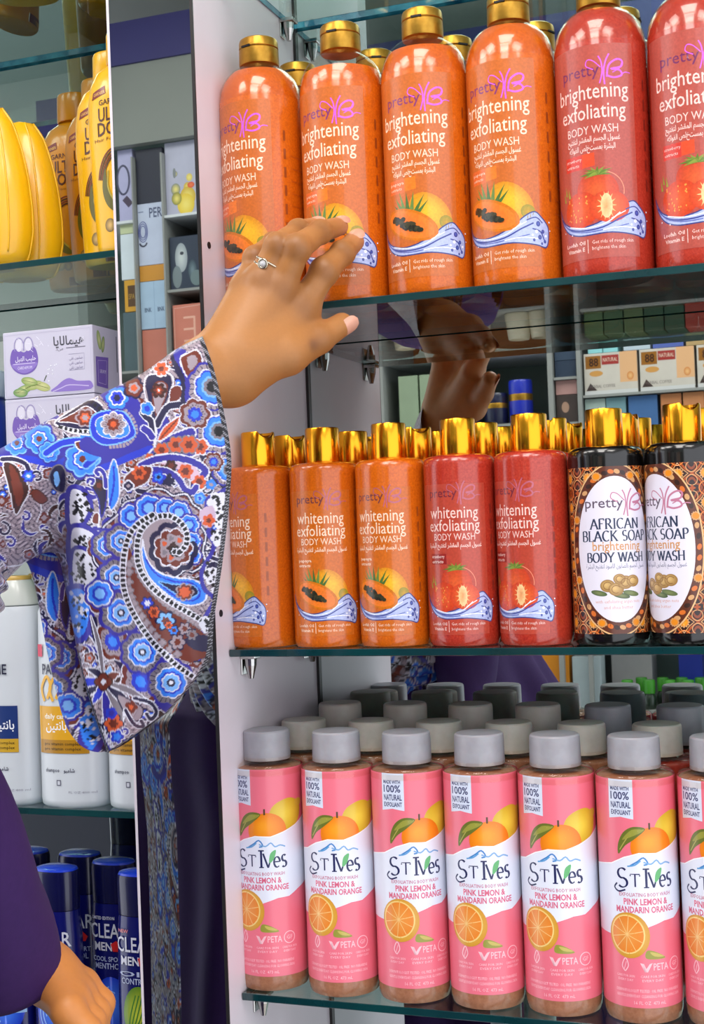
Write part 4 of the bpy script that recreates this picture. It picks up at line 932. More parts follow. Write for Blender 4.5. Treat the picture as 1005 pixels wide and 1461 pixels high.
for a in [('white printed box with PER lettering in the pillar mirror', -1.098, -1.028, .6445, .790, (202, 210, 236), a_per), ('pale lilac perfume set box with yellow bottles printed on it, in the pillar mirror', -1.021, -.930, .7535, .924, (190, 190, 214), a_flower),
          ('dark box with pale leaf print in the pillar mirror', -1.017, -.930, .5795, .703, (44, 56, 78), a_photo), ('coral box with a big letter in the pillar mirror', -1.015, -.928, .4375, .5445, (216, 130, 112), a_E),
          ('coral box with golden top edge low in the pillar mirror', -1.097, -1.026, .3885, .4930, (210, 126, 108), None), ('lilac box with a dark ring at the left edge of the pillar mirror', -1.146, -1.107, .7535, .924, (188, 186, 226), a_Q),
          ('dark block for the shade of the slot above the lettered white box in the pillar mirror', -1.098, -1.028, .7905, .918, (30, 34, 56), None), ('golden orange box under the lettered white one', -1.098, -1.026, .6070, .6440, (216, 150, 52), None),  # the navy black block is coloured for the shade of an open slot
          ('light blue twin box below the golden orange one', -1.098, -1.025, .4945, .6065, (178, 204, 232), a_blue2), ('yellow box with dark square print at the left edge of the pillar mirror', -1.140, -1.102, .5400, .6150, (222, 164, 44), a_yb),
          ('pale green box at the left edge of the pillar mirror', -1.146, -1.104, .7245, .7470, (206, 214, 172), None), ('bright white box at the left edge of the pillar mirror', -1.146, -1.104, .6160, .7240, (222, 232, 242), None),
          ('slate box low at the left edge of the pillar mirror', -1.146, -1.103, .4000, .5390, (84, 104, 112), None)]:
    carton(a[0], a[1], a[2], a[3], a[4], a[5], .1, a[6])
def a_cream(A, w, h):
    A.rect(-w+4, h-36, -22, h-6, (150, 96, 30), 1); A.text('88', -50, h-30, 22, 18, (60, 30, 20), 2, bold=1.2); A.rect(-20, h-28, 20, h-6, (160, 46, 44), 1); A.text('NATURAL', -17, h-21, 34, 9, (240, 220, 200), 2); A.rect(22, 26, w, h, (226, 176, 130), 1)
    A.ell(46, 40, 8, 10, (206, 130, 70), 2, inner=(240, 190, 130)); A.ell(-34, 50, 16, 7, (206, 150, 80), 2); A.poly([(-w+4, 10), (-w+30, 10), (-w+14, 28)], (60, 44, 44), 2); A.rect(-w, 0, w, 9, (206, 206, 208), 1); A.text('HERBAL COFFEE', -50, 16, 60, 7, (110, 100, 100), 2)
cr = carton('cream and brown herbal carton in the mirror, left one of the three', -.135, -.010, .3050, .4030, (214, 206, 196), .1, a_cream, 'cream herbal cartons in the mirror')
for i, l in ((1, 'cream and brown herbal carton in the mirror, middle one of the three'), (2, 'cream and brown herbal carton in the mirror, right one of the three')): dup(cr, (-.0725+.131*i, OY-.012, H+.305), 0, l)
for i, (x0, x1, z0, z1, c, l) in enumerate([(-.124, -.090, .4033, .4480, (150, 220, 226), 'cyan box lying on the cream cartons, left of the pair'), (-.088, -.054, .4033, .4480, (150, 220, 226), 'cyan box lying on the cream cartons, right of the pair'),
     (-.040, .022, .4033, .4310, (196, 210, 224), 'white and blue box lying on the middle cream carton'), (.028, .098, .4033, .4325, (88, 108, 186), 'royal blue box lying on the right cream carton'), (.104, .150, .4033, .4330, (190, 160, 110), 'tan box lying at the right end of the cream cartons')]): carton(l, x0, x1, z0, z1, c, .08, None, 'small boxes on the cream cartons')
for i in range(6): carton('olive green box mirrored under the glass shelf, '+['first from the left', 'second from the left', 'third from the left', 'fourth from the left', 'fifth from the left', 'sixth from the left'][i], -.13+.047*i, -.086+.047*i, -.1720, -.1150, [(86, 108, 74), (74, 96, 68), (88, 104, 70), (60, 84, 64), (56, 80, 62), (150, 60, 50)][i], .09, None, 'olive boxes in the mirror under the orange bottles')
for i, (x0, x1, c, l) in enumerate([(-.136, -.088, (176, 196, 190), 'pale teal box low in the mirror, first on the left'), (-.086, -.040, (120, 160, 170), 'teal box low in the mirror beside the pale one'), (-.034, .033, (70, 112, 168), 'blue box low in the mirror above the gold caps'), (.041, .088, (204, 132, 84), 'orange box low in the mirror, left of the two'), (.092, .139, (208, 138, 90), 'orange box low in the mirror, right of the two')]):
    carton(l, x0, x1, .2440-.02, .2960, c, .08, None, 'boxes on the lower mirror shelf')
for i, (z0, z1, c, l) in enumerate([(.3525, .392, (44, 60, 84), 'dark blue book-like box between the posts, lower one'), (.3925, .445, (58, 76, 100), 'dark blue book-like box between the posts, upper one'), (.2445, .310, (70, 58, 56), 'dark box with a pale oval between the posts'), (.3105, .3450, (196, 150, 146), 'pinkish box between the posts')]):
    carton(l, -.2045, -.1535, z0, z1, c, .08, (lambda A, w, h: A.ell(-4, h*.55, 9, 13, (176, 140, 120), 1)) if i == 2 else None, 'boxes between the shelf posts')
M_pot = mat('white_ceramic_pot', (206, 198, 176), 0.4, noise=(10, (196, 186, 164), .4))
qp = None
for i, x in enumerate((-.59, -.50, -.40, -.297, -.240)):
    l = 'white tapered pot on the orange mirror shelf, '+['far left', 'second from the left', 'middle', 'fourth from the left', 'far right'][i]
    if qp is None: qp = lathe('pot', [(.030, 0), (.033, .001), (.034, .005), (.026, .062), (.025, .064), (.022, .064), (.0215, .058), (.0001, .056)], M_pot, None, 32, loc=(x, OY-.05, H-.1897)); tag(qp, l, 'pot', 'white pots in the mirror')
    else: dup(qp, (x, OY-.05, H-.1897), 0, l)
M_jn = mat('navy_jar', (26, 30, 66), 0.3, coat=.3, noise=(8, (20, 24, 54), .4)); M_jb = mat('royal_blue_jar', (34, 52, 190), 0.3, coat=.3, noise=(8, (28, 44, 170), .4))
for x, m, zt, l in ((-.361, M_jn, .078, 'navy round jar with gold band in the mirror'), (-.298, M_jb, .106, 'royal blue round jar with gold band in the mirror'), (-.425, M_jn, .074, 'navy round jar with gold band in the mirror behind the reflected forearm')):
    t = thing('cream_jar', l, 'jar', (x, OY-.045, H+.2502), 0, 'jars with gold bands in the mirror'); lathe('jar', [(.027, 0), (.029, .003), (.029, zt*.52)], m, t, 32); lathe('gold_band', [(.0287, zt*.52), (.0292, zt*.54), (.0292, zt*.66), (.0287, zt*.68)], M_gold, t, 32); lathe('lid', [(.0285, zt*.68), (.029, zt*.7), (.029, zt*.95), (.027, zt), (.0001, zt+.001)], m, t, 32)
for i, x in enumerate((-.60, -.545, -.49)): carton('pale green glass-fronted box in the mirror, '+['left', 'middle', 'right'][i], x, x+.05, .2502, .385, (150, 168, 140), .08, None, 'pale green boxes in the mirror')
M_gb = mat('dark_green_bottle', (30, 48, 34), 0.25, coat=.4, noise=(20, (24, 38, 26), .4)); M_lime = mat('lime_cap', (66, 150, 36), 0.4, noise=(30, (50, 130, 28), .4))
gp = None
for i, (x, y) in enumerate([(-.066, 0), (-.015, 0), (.033, 0), (.075, 0), (.118, 0), (-.040, .05), (.010, .05), (.055, .05), (.098, .05)]):
    l = 'dark bottle with green cap in the lower mirror, '+(['first', 'second', 'third', 'fourth', 'fifth'][i]+' of the front row' if i < 5 else ['first', 'second', 'third', 'fourth'][i-5]+' of the rear row')
    if gp is None: gp = thing('oil_bottle', l, 'bottle', (x, OY-.03-y, H-.4398), 0, 'green capped bottles in the mirror'); lathe('bottle_body', [(.014, 0), (.0155, .002), (.0155, .028), (.011, .036)], M_gb, gp, 28); lathe('cap', [(.0118, .0362), (.0135, .037), (.0135, .066), (.012, .068), (.0001, .0682)], M_lime, gp, 28)
    else: dup(gp, (x, OY-.03-y, H-.4398), 0, l)
carton('white column-like carton beside the green capped bottles in the mirror', -.117, -.020, -.4398, -.28, (206, 202, 204), .09, None, None, 'carton', .45, -.11)
carton('orange packet leaning in the lower mirror next to the purple robe', -.290, -.200, -.4398, -.306, (226, 144, 30), .05, None, None, 'packet')
carton('royal blue carton in the lower mirror behind the green caps', .045, .10, -.4398, -.305, (40, 60, 176), .06, None, None, 'carton', .45, -.10)
carton('clear wrapped pale carton in the lower mirror', -.192, -.124, -.4398, -.315, (176, 190, 196), .06)
# ------------------------------------------------------------------ the printed cloth: paisley drawn in cloth coordinates
BG, NVY, IND, BLU, SKY, LSK, RUS, ORG, WHT, BLK, GRY, DBR = [np.array(lin(c)) for c in ((152, 138, 148), (26, 22, 62), (50, 44, 150), (34, 54, 190), (50, 126, 232), (116, 172, 236), (104, 42, 30), (200, 84, 42), (212, 212, 226), (12, 12, 20), (120, 112, 122), (56, 26, 24))]
def c1(*p): return [(x/4.565, 480+y/4.566) for x, y in p]
def c2(*p): return [(160+x/5.583, 480+y/5.583) for x, y in p]
def c3(*p): return [(130+x/4.786, 680+y/4.786) for x, y in p]
def c4(*p): return [(80+x/4.02, 780+y/4.02) for x, y in p]
class Cloth:
    def __init__(s, X, Y):
        s.X, s.Y = X, Y; n = len(X); s.C = np.tile(BG, (n, 1))
        # fine dark veining of the ground
        a = np.sin(X*.43+2.2*np.sin(Y*.17)+1.1*np.sin(X*.11))*np.sin(Y*.47+2.0*np.sin(X*.19)+1.3*np.sin(Y*.09))
        s.C[np.abs(a) < .13] = np.array(lin((70, 60, 84))); s.C[a > .78] = np.array(lin((190, 176, 190)))
    def near(s, pts, r):
        P = np.array(pts); x0, y0 = P.min(0)-r; x1, y1 = P.max(0)+r
        return np.where((s.X > x0) & (s.X < x1) & (s.Y > y0) & (s.Y < y1))[0]
    def stroke(s, pts, w, col, edge=None, ew=1.6, dash=None, n=6, taper=False, closed=False):
        P = np.array(smooth_line(pts, n, closed) if n else pts, float)
        if closed: P = np.vstack([P, P[:1]])
        i = s.near(P, w+4)
        if not len(i): return
        x, y = s.X[i], s.Y[i]; best = np.full(len(i), 1e9); arcp = np.zeros(len(i)); L = 0.0; tot = np.sum(np.hypot(*np.diff(P, axis=0).T))
        for a, b in zip(P, P[1:]):
            d = b-a; ll = math.hypot(*d)
            if ll < 1e-6: continue
            t = np.clip(((x-a[0])*d[0]+(y-a[1])*d[1])/ll**2, 0, 1); q = np.hypot(x-a[0]-t*d[0], y-a[1]-t*d[1])
            m = q < best; best[m] = q[m]; arcp[m] = L+t[m]*ll; L += ll
        hw = w/2 if not taper else w/2*np.clip(np.sin(np.pi*np.clip(arcp/tot, .02, .98))**.7, .1, 1)
        if edge is not None: s.C[i[best < hw+ew]] = edge
        k = best < hw
        if dash: k &= (arcp % dash[0]) < dash[1]
        s.C[i[k]] = col
    def fill(s, pts, col, edge=None, ew=1.6, n=5):
        P = np.array(smooth_line(pts, n, True) if n else pts, float); i = s.near(P, 3)
        if not len(i): return
        x, y = s.X[i], s.Y[i]; ins = np.zeros(len(i), bool); q = np.roll(P, -1, axis=0)
        for a, b in zip(P, q):
            c = (a[1] > y) != (b[1] > y); ins ^= c & (x < (b[0]-a[0])*(y-a[1])/(b[1]-a[1]+1e-12)+a[0])
        s.C[i[ins]] = col
        if edge is not None: s.stroke(list(map(tuple, P)), ew, edge, n=0, closed=True)
    def blob(s, cx, cy, r, rings, lob=8, amp=.09, asp=1.0, rot=0.0):
        i = s.near([(cx, cy)], r*1.5*max(1, asp))
        if not len(i): return
        dx, dy = s.X[i]-cx, s.Y[i]-cy; c, sn = math.cos(rot), math.sin(rot); u, v = (dx*c+dy*sn)/asp, -dx*sn+dy*c
        th = np.arctan2(v, u); rho = np.hypot(u, v)/(r*(1-amp+2*amp*np.abs(np.cos(th*lob/2))))
        for f, col in rings:
            if isinstance(col, str):       # petal ticks between two radii
                k = (rho < f) & (rho > f*.72) & (np.abs(np.sin(th*lob*1.5)) < .3); s.C[i[k]] = NVY if col == 'tick' else WHT
            else: s.C[i[rho < f]] = col
    def dots(s, pts, r, col, count, seed=0):
        rg = np.random.default_rng(seed); P = np.array(pts)
        for _ in range(count):
            a = P[rg.integers(len(P))]; s.blob(a[0]+rg.normal()*r*2, a[1]+rg.normal()*r*2, r*rg.uniform(.6, 1.2), [(1, col)], 4, .2)
FLOW = [(1.0, GRY), (.97, 'tick'), (.74, WHT), (.68, SKY), (.52, BLU), (.44, WHT), (.38, LSK), (.2, NVY), (.1, WHT)]
RFLW = [(1.0, WHT), (.94, RUS), (.72, BG), (.6, 'tick'), (.45, BLU), (.25, SKY)]
def paint_cloth(X, Y, extra=0):
    K = Cloth(X, Y); rg = np.random.default_rng(5)
    # scattered small motifs over the whole cloth
    for _ in range(950+extra):
        x, y = rg.uniform(-75, 345), rg.uniform(460, 1095); k = rg.integers(7); r = rg.uniform(4, 9); a = rg.uniform(0, 6.3)
        if k == 0: K.blob(x, y, r*1.1, [(1, WHT), (.86, RUS), (.5, BG), (.25, ORG)], 5, .15)
        elif k == 1: K.blob(x, y, r, [(1, NVY), (.72, BLU), (.5, SKY), (.25, WHT)], 6, .12)
        elif k in (2, 5): K.stroke([(x, y), (x+10*math.cos(a), y+10*math.sin(a)), (x+20*math.cos(a+.5), y+20*math.sin(a+.5)), (x+26*math.cos(a+1.0), y+26*math.sin(a+1.0))], rg.uniform(4, 9), [NVY, DBR, IND][rg.integers(3)], WHT, 1.2, n=4, taper=True)
        elif k == 3: K.stroke([(x+r*(1.3-t*.12)*math.cos(a+t*.8), y+r*(1.3-t*.12)*math.sin(a+t*.8)) for t in range(7)], 3.2, [IND, NVY][rg.integers(2)], WHT, 1.2, n=3)
        elif k == 4: K.blob(x, y, r*.9, [(1, RUS), (.5, BG)], 4, .2)
        else: K.stroke([(x, y), (x+14*math.cos(a), y+14*math.sin(a)), (x+30*math.cos(a+.25), y+30*math.sin(a+.25))], 1.6, WHT, n=3)
    # upper edge: blue scallops and the black checked teardrop
    K.stroke([(-60, 672), (0, 650), (40, 640), (75, 648), (110, 640), (150, 650), (200, 628), (226, 604)], 30, IND)
    K.stroke([(0, 655), (40, 655), (80, 662), (110, 650), (140, 668), (190, 650), (215, 640)], 10, BLU)
    for x, y, r in ((24, 632, 17), (56, 626, 20), (118, 655, 24), (70, 645, 14)): K.blob(x, y, r, [(1.15, IND), (1, LSK), (.9, SKY), (.6, BLU), (.5, WHT), (.42, SKY), (.2, RUS)], 7, .1)
    K.stroke(c1((300, 760), (420, 690), (600, 690), (640, 760), (560, 840)), 8, BLU, LSK, 2)
    K.fill(c1((520, 560), (560, 640), (660, 640), (720, 700), (660, 780), (560, 800)), SKY); K.fill(c1((490, 690), (560, 680), (640, 690), (600, 730), (520, 740)), RUS, WHT)
    K.fill(c1((360, 555), (480, 470), (600, 410), (690, 480), (700, 580), (640, 640), (480, 630), (390, 590)), NVY, WHT, 2.2)
    K.stroke(c1((390, 590), (500, 615), (640, 612), (675, 560), (670, 490)), 6, WHT); K.stroke(c1((390, 590), (500, 615), (640, 612), (675, 560), (670, 490), (600, 435)), 5, BLK, dash=(7, 4.4))
    K.fill(c1((380, 552), (480, 500), (560, 455), (630, 500), (640, 560), (560, 575), (450, 560)), RUS, WHT, 1.4); K.blob(*c1((555, 530))[0], 13, [(1, BG), (.8, RUS), (.5, ORG), (.3, BG)], 6, .15)
    # the big blue swirl above the hem
    K.stroke(c2((-40, 440), (60, 460), (170, 560), (200, 700), (160, 800), (40, 860), (-80, 900), (-200, 860)), 22, IND); K.stroke(c2((-60, 560), (60, 570), (150, 640), (190, 760), (110, 860), (-30, 880)), 6, BG, dash=(5, 3.6))
    K.fill(c2((-160, 640), (-40, 590), (90, 600), (160, 690), (180, 790), (60, 850), (-80, 860), (-170, 780)), BLU, LSK, 2); K.fill(c2((-120, 660), (0, 620), (90, 650), (140, 740), (100, 800), (-40, 810), (-120, 760)), SKY, WHT, 1)
    K.blob(*c2((10, 700))[0], 17, [(1, WHT), (.9, BG), (.75, 'tick'), (.5, RUS), (.25, ORG)], 8, .12)
    K.blob(*c2((40, 490))[0], 18, [(1, IND), (.85, SKY), (.6, WHT), (.5, BLU), (.25, NVY)], 6, .1); K.blob(*c2((175, 410))[0], 15, [(1, NVY), (.8, RUS), (.5, BG), (.3, ORG)], 5, .12)
    # heart-shaped plume and leaves
    K.stroke(c2((340, 860), (350, 740), (330, 640)), 4, WHT, n=4)
    K.fill(c2((350, 740), (290, 560), (255, 420), (275, 320), (350, 300), (385, 320), (440, 290), (485, 330), (480, 430), (430, 560)), BG, WHT, 2)
    K.fill(c2((350, 720), (300, 550), (268, 410), (285, 320), (350, 306), (385, 330), (435, 300), (474, 335), (468, 430), (415, 560)), NVY)
    K.fill(c2((358, 640), (330, 540), (325, 430), (350, 370), (400, 360), (440, 400), (420, 500), (385, 580)), BG, RUS, 2); K.blob(*c2((372, 430))[0], 10, [(1, DBR), (.6, RUS), (.3, ORG), (.15, WHT)], 6, .2)
    K.blob(*c2((392, 258))[0], 10, [(1, WHT), (.85, ORG), (.35, RUS)], 6, .22); K.fill(c2((470, 410), (540, 395), (560, 450), (530, 510), (460, 520)), RUS, WHT, 1.4)
    K.stroke(c2((360, 700), (400, 620), (450, 560), (530, 545)), 9, NVY, WHT, 1.6, taper=False); K.fill(c2((365, 835), (400, 740), (480, 670), (535, 640), (520, 710), (450, 790)), ORG, WHT, 1.8)
    K.stroke(c2((385, 815), (450, 740), (520, 660)), 2, RUS); K.stroke(c2((320, 780), (310, 680), (270, 640), (245, 610)), 8, NVY, WHT, 1.5); K.stroke(c2((318, 800), (290, 760), (255, 735)), 9, IND, WHT, 1.5); K.blob(*c2((280, 575))[0], 10, [(1, WHT), (.85, SKY), (.4, BLU)], 5, .1)
    # right hem: band and half flowers
    K.stroke(c2((500, 170), (545, 280), (590, 380), (585, 480), (570, 570), (590, 670), (690, 760), (735, 880), (745, 980), (810, 1090), (900, 1180), (940, 1260)), 13, NVY)
    K.stroke(c2((545, 150), (620, 280), (640, 400), (640, 500), (720, 600), (760, 720), (760, 850), (840, 960), (880, 1100)), 20, IND)
    K.fill(c2((545, 170), (610, 130), (680, 110), (720, 200), (650, 300), (600, 320), (560, 250)), RUS, WHT, 2); K.fill(c2((600, 170), (660, 150), (680, 210), (620, 270)), BG)
    for (x, y), r in zip(c2((800, 400), (850, 755), (930, 1060), (640, 1000)), (30, 27, 20, 0)):
        if r: K.blob(x, y, r*1.22, [(1.0, IND), (.9, BG), (.88, 'tick'), (.72, WHT), (.66, BLU), (.6, SKY), (.42, LSK), (.34, GRY), (.22, BLK)], 9, .05)
    K.blob(*c2((660, 620))[0], 22, RFLW, 7, .1, 1.0); K.blob(*c2((810, 1000))[0], 14, RFLW, 6, .1); K.blob(*c2((700, 880))[0], 12, [(1, WHT), (.85, ORG), (.4, RUS)], 6, .15)
    # curled blue petals
    K.fill(c2((245, 1010), (320, 900), (440, 800), (560, 745), (640, 725), (670, 770), (645, 810), (610, 790), (600, 840), (650, 900), (660, 950), (560, 965), (420, 955), (320, 980)), IND, WHT, 2.2)
    K.fill(c2((330, 960), (380, 880), (480, 820), (590, 800), (620, 860), (600, 930), (480, 930)), NVY)
    for (x, y), r in zip(c2((395, 905), (510, 862), (612, 862), (300, 970)), (9, 10, 11, 6)): K.blob(x, y, r*1.2, [(1, GRY), (.85, ORG), (.4, RUS)], 6, .15)
    K.stroke(c2((230, 1030), (330, 985), (460, 965), (600, 985), (700, 1030), (745, 1080), (700, 1120)), 9, IND, WHT, 2); K.fill(c2((380, 1010), (520, 1000), (660, 1040), (700, 1110), (660, 1160), (590, 1100), (480, 1040)), np.array(lin((206, 176, 196))))
    for (x, y), r in zip(c2((585, 1075), (695, 1158), (470, 1030)), (10, 9, 8)): K.blob(x, y, r, [(1, ORG), (.5, RUS)] if r > 8 else [(1, DBR), (.5, RUS)], 6, .15)
    K.stroke(c2((330, 1060), (440, 1075), (530, 1140), (580, 1220), (640, 1240), (670, 1200)), 8, IND, WHT, 1.6)
    K.blob(*c2((445, 1145))[0], 8, [(1, NVY)], 5, .25); K.blob(*c2((370, 1120))[0], 9, [(1, BLU), (.6, SKY), (.3, NVY)], 5, .2); K.blob(*c2((790, 1180))[0], 7, [(1, SKY), (.4, BG)], 5, .1); K.blob(*c2((700, 1290))[0], 8, [(1, SKY), (.6, LSK), (.3, BLU)], 5, .1)
    K.fill(c2((95, 1130), (170, 1060), (260, 1030), (320, 1050), (290, 1150), (210, 1200), (130, 1220)), RUS, WHT, 2); K.blob(*c2((215, 1085))[0], 9, [(1, ORG), (.5, RUS)], 6, .2); K.blob(*c2((130, 1190))[0], 8, [(1, WHT), (.75, NVY), (.3, BG)], 4, .1)
    K.fill(c1((715, 860), (745, 800), (775, 900), (775, 1050), (720, 1130), (700, 980)), SKY, WHT, 1.8); K.stroke(c1((740, 850), (742, 960), (715, 1100)), 3, BLU)
    # left: plumes, dotted white leaves
    K.fill(c1((20, 830), (90, 830), (150, 900), (190, 1000), (150, 1090), (100, 1160), (60, 1000)), DBR, WHT, 1.6); K.fill(c1((60, 850), (100, 870), (140, 960), (150, 1040), (110, 1100)), RUS); K.stroke(c1((15, 800), (90, 800), (165, 830), (185, 880), (150, 890)), 6, NVY, WHT, 1.6)
    K.blob(*c1((185, 910))[0], 8, [(1, BLU), (.6, SKY), (.3, WHT)], 6, .2); K.fill(c1((200, 1010), (250, 1000), (310, 1060), (270, 1090), (220, 1060)), RUS, DBR, 1.5)
    K.fill(c1((320, 920), (350, 850), (400, 840), (430, 900), (420, 1010), (360, 1000)), NVY, GRY, 2); K.fill(c1((350, 900), (375, 880), (390, 940), (365, 980)), LSK)
    for d, sd in (([(445, 1010), (520, 985), (580, 1050), (590, 1140), (540, 1220), (450, 1250)], 1), ([(455, 1260), (540, 1235), (640, 1300), (610, 1400), (540, 1470), (455, 1480)], 2)):
        P = c1(*d); K.fill(P, WHT, IND, 7); cx, cy = np.mean(P, 0); K.blob(cx, cy, 13, [(1, WHT)], 4, .1); K.dots([(cx+math.cos(a)*9, cy+math.sin(a)*11) for a in np.linspace(0, 6.28, 14)], 2.6, BLK, 26, sd)
    K.stroke(c1((560, 930), (600, 980), (640, 1060), (650, 1150), (640, 1240)), 3, WHT); K.fill(c1((590, 960), (630, 920), (690, 960), (690, 1090), (660, 1180), (640, 1060)), NVY, IND, 2); K.blob(*c1((645, 970))[0], 7, [(1, DBR), (.5, RUS)], 5, .2)
    K.stroke(c1((640, 900), (625, 880), (650, 865), (680, 900), (690, 980)), 5, IND, WHT, 1.3); K.stroke(c1((570, 950), (580, 930), (610, 935), (600, 960)), 4, IND, WHT, 1.2)
    K.fill(c1((610, 1160), (640, 1150), (640, 1220), (600, 1210)), RUS, WHT, 1.2)
    P = c4((95, 20), (200, 30), (262, 140), (200, 215), (95, 236)); K.fill(P, WHT, IND, 6); K.dots(c4((140, 130), (180, 150), (130, 80), (150, 190), (200, 120)), 2.6, BLK, 34, 3)
    K.fill(c4((60, 260), (150, 230), (205, 320), (190, 470), (130, 540), (80, 470)), SKY, IND, 8); K.dots(c4((120, 300), (150, 380), (130, 450), (150, 300)), 2.6, WHT, 30, 4); K.dots(c4((120, 320), (150, 400), (130, 460)), 2.0, BLK, 22, 5)
    # indigo band with flowers outside the checked line
    K.stroke(c4((300, -130), (330, -60), (290, 40), (270, 160), (285, 280), (290, 420), (390, 520), (400, 640), (460, 720), (560, 740), (580, 850), (650, 920)), 19, IND); K.stroke(c4((215, 420), (240, 540), (330, 620), (400, 720), (430, 830), (540, 870)), 10, NVY)
    for (x, y), r in zip(c4((250, 20), (245, 290), (325, 545), (485, 775)), (17, 20, 23, 27)): K.blob(x, y, r, RFLW, 7, .08, 1.25, 1.1)
    for (x, y), r in zip(c4((345, 170), (372, 380), (495, 605), (660, 780)), (23, 26, 28, 30)): K.blob(x, y, r*1.14, [(1.0, IND)], 9, .05); K.blob(x, y, r, FLOW, 9, .06)
    # leafy star at the bottom corner
    cx, cy = c4((272, 775))[0]
    for ex, ey, w, col in ((200, 400, 5, GRY), (310, 690, 10, LSK), (360, 730, 11, RUS), (140, 870, 9, NVY), (180, 700, 9, NVY), (90, 800, 12, BLU), (280, 1000, 10, IND), (380, 1010, 12, GRY), (470, 1000, 12, NVY), (540, 900, 8, GRY), (210, 900, 9, BLU)):
        K.stroke([(cx, cy), tuple((np.array([cx, cy])+np.array(c4((ex, ey))[0]))/2+np.array([3, -3])), c4((ex, ey))[0]], w, col, WHT, 1.5, n=5, taper=True)
    K.blob(cx, cy, 12, [(1, DBR), (.85, RUS), (.3, WHT)], 4, .15); K.fill(c4((350, 850), (430, 880), (500, 930), (470, 1000), (400, 960)), BG, NVY, 2); K.blob(*c4((430, 920))[0], 8, [(1, RUS), (.4, ORG)], 5, .2)
    K.stroke(c4((450, 870), (540, 895), (575, 950), (545, 990), (520, 960)), 5, NVY, WHT, 1.5); K.stroke(c4((400, 940), (450, 1020), (500, 1030), (490, 1000)), 5, NVY, WHT, 1.4)
    K.blob(*c4((330, 1015))[0], 13, [(1, NVY), (.85, ORG), (.45, RUS)], 6, .2); K.blob(*c4((318, 955))[0], 8, [(1, BLU), (.5, IND)], 5, .1); K.blob(*c4((350, 1090))[0], 10, [(1, WHT), (.85, BLU), (.5, SKY)], 5, .2)
    K.stroke(c4((150, 945), (220, 1040), (300, 1160)), 9, IND); K.stroke(c4((175, 940), (245, 1035), (320, 1145)), 6, WHT, dash=(5, 3.4)); K.stroke(c4((130, 960), (200, 1060), (270, 1170)), 3, BLK)
    K.stroke(c4((20, 900), (90, 890), (120, 950), (90, 1000), (60, 970)), 6, BLK, GRY, 2); K.stroke(c4((130, 1080), (170, 1040), (230, 1070), (240, 1110)), 6, BLK, GRY, 2)
    # the great paisley
    outer = c3((85, 345), (180, 262), (235, 175), (335, 150), (415, 85), (500, 90), (560, 130), (650, 120), (700, 190), (755, 235), (745, 320), (785, 400), (765, 500), (775, 585), (700, 650), (640, 640), (560, 690), (440, 640), (330, 640), (230, 700), (120, 660), (30, 590), (20, 500), (75, 420))
    K.fill(outer, RUS, NVY, 6); K.stroke(outer, 2.0, WHT, closed=True, n=5)
    inn = [(p[0]*.87+c3((430, 420))[0][0]*.13, p[1]*.87+c3((430, 420))[0][1]*.13) for p in outer]
    for (x, y) in smooth_line(inn, 3, True)[::2]: K.blob(x, y, 5.4, [(1, BG), (.5, GRY)], 3, .2)
    for (x, y), r in zip(c3((110, 470), (205, 440), (275, 270), (395, 215), (505, 215), (600, 245), (668, 330), (690, 440), (690, 540), (175, 690), (205, 930), (60, 800)), (20, 21, 16, 18, 14, 15, 14, 12, 12, 24, 27, 18)): K.blob(x, y, r*1.2, [(1, IND)], 7, .06); K.blob(x, y, r, FLOW if r > 19 else [(1, WHT), (.9, SKY), (.6, BLU), (.4, LSK)], 7, .07)
    K.fill(c3((350, 690), (315, 560), (320, 430), (340, 340), (400, 285), (490, 255), (580, 270), (640, 330), (660, 430), (640, 520), (600, 640), (470, 660)), BG)
    ring = [(30.5+5*abs(math.cos(a*4.5)), a) for a in np.linspace(.25, 5.9, 60)]; fx, fy = c3((562, 488))[0]
    K.stroke([(fx+r*.92*math.cos(-a-.6), fy+r*math.sin(-a-.6)) for r, a in ring], 7.5, NVY, n=0); K.blob(fx, fy, 27, [(1, WHT), (.93, RUS), (.45, DBR)], 9, .09)
    for k in range(7): a = k*2*math.pi/7; K.blob(fx+14*math.cos(a), fy+14*math.sin(a), 6.5, [(1, BG), (.5, GRY if k % 2 else ORG)], 3, .2)
    K.blob(fx+2, fy+5, 7, [(1, BLK), (.7, WHT), (.45, BLK)], 6, .2)
    # rust field between the checked bands, with petals and small flowers
    K.fill(c3((250, 480), (300, 590), (330, 690), (430, 800), (560, 905), (700, 985), (830, 1095), (860, 1190), (700, 1260), (600, 1240), (440, 1130), (330, 1000), (262, 880), (236, 700)), RUS)
    K.fill(c3((640, 1110), (760, 1080), (830, 1110), (800, 1190), (700, 1180)), NVY)
    for P, m in ((c3((262, 600), (262, 760), (300, 880), (380, 1000), (470, 1120), (600, 1220)), 13), (c3((300, 560), (345, 680), (440, 800), (560, 900), (700, 985), (800, 1060)), 14)):
        Q = smooth_line(P, 8)
        for q in Q[::max(1, len(Q)//m)]: K.blob(q[0], q[1], 5.6, [(1, GRY), (.7, BG)], 4, .2)
    for (x, y), r, col in zip(c3((385, 865), (430, 925), (510, 985), (565, 1050), (530, 1015), (640, 1040), (590, 1130), (690, 1080)), (9, 9, 13, 7, 6, 9, 11, 8), (BLU, ORG, LSK, SKY, ORG, BG, BG, GRY)): K.blob(x, y, r, [(1, NVY), (.8, col), (.4, WHT if col is BLU else RUS)], 6, .22)
    # sky teardrop
    K.fill(c3((352, 430), (350, 560), (400, 690), (520, 805), (640, 875), (740, 870), (790, 820), (760, 745), (690, 700), (580, 690), (470, 655), (400, 590), (365, 500)), SKY, WHT, 2.2)
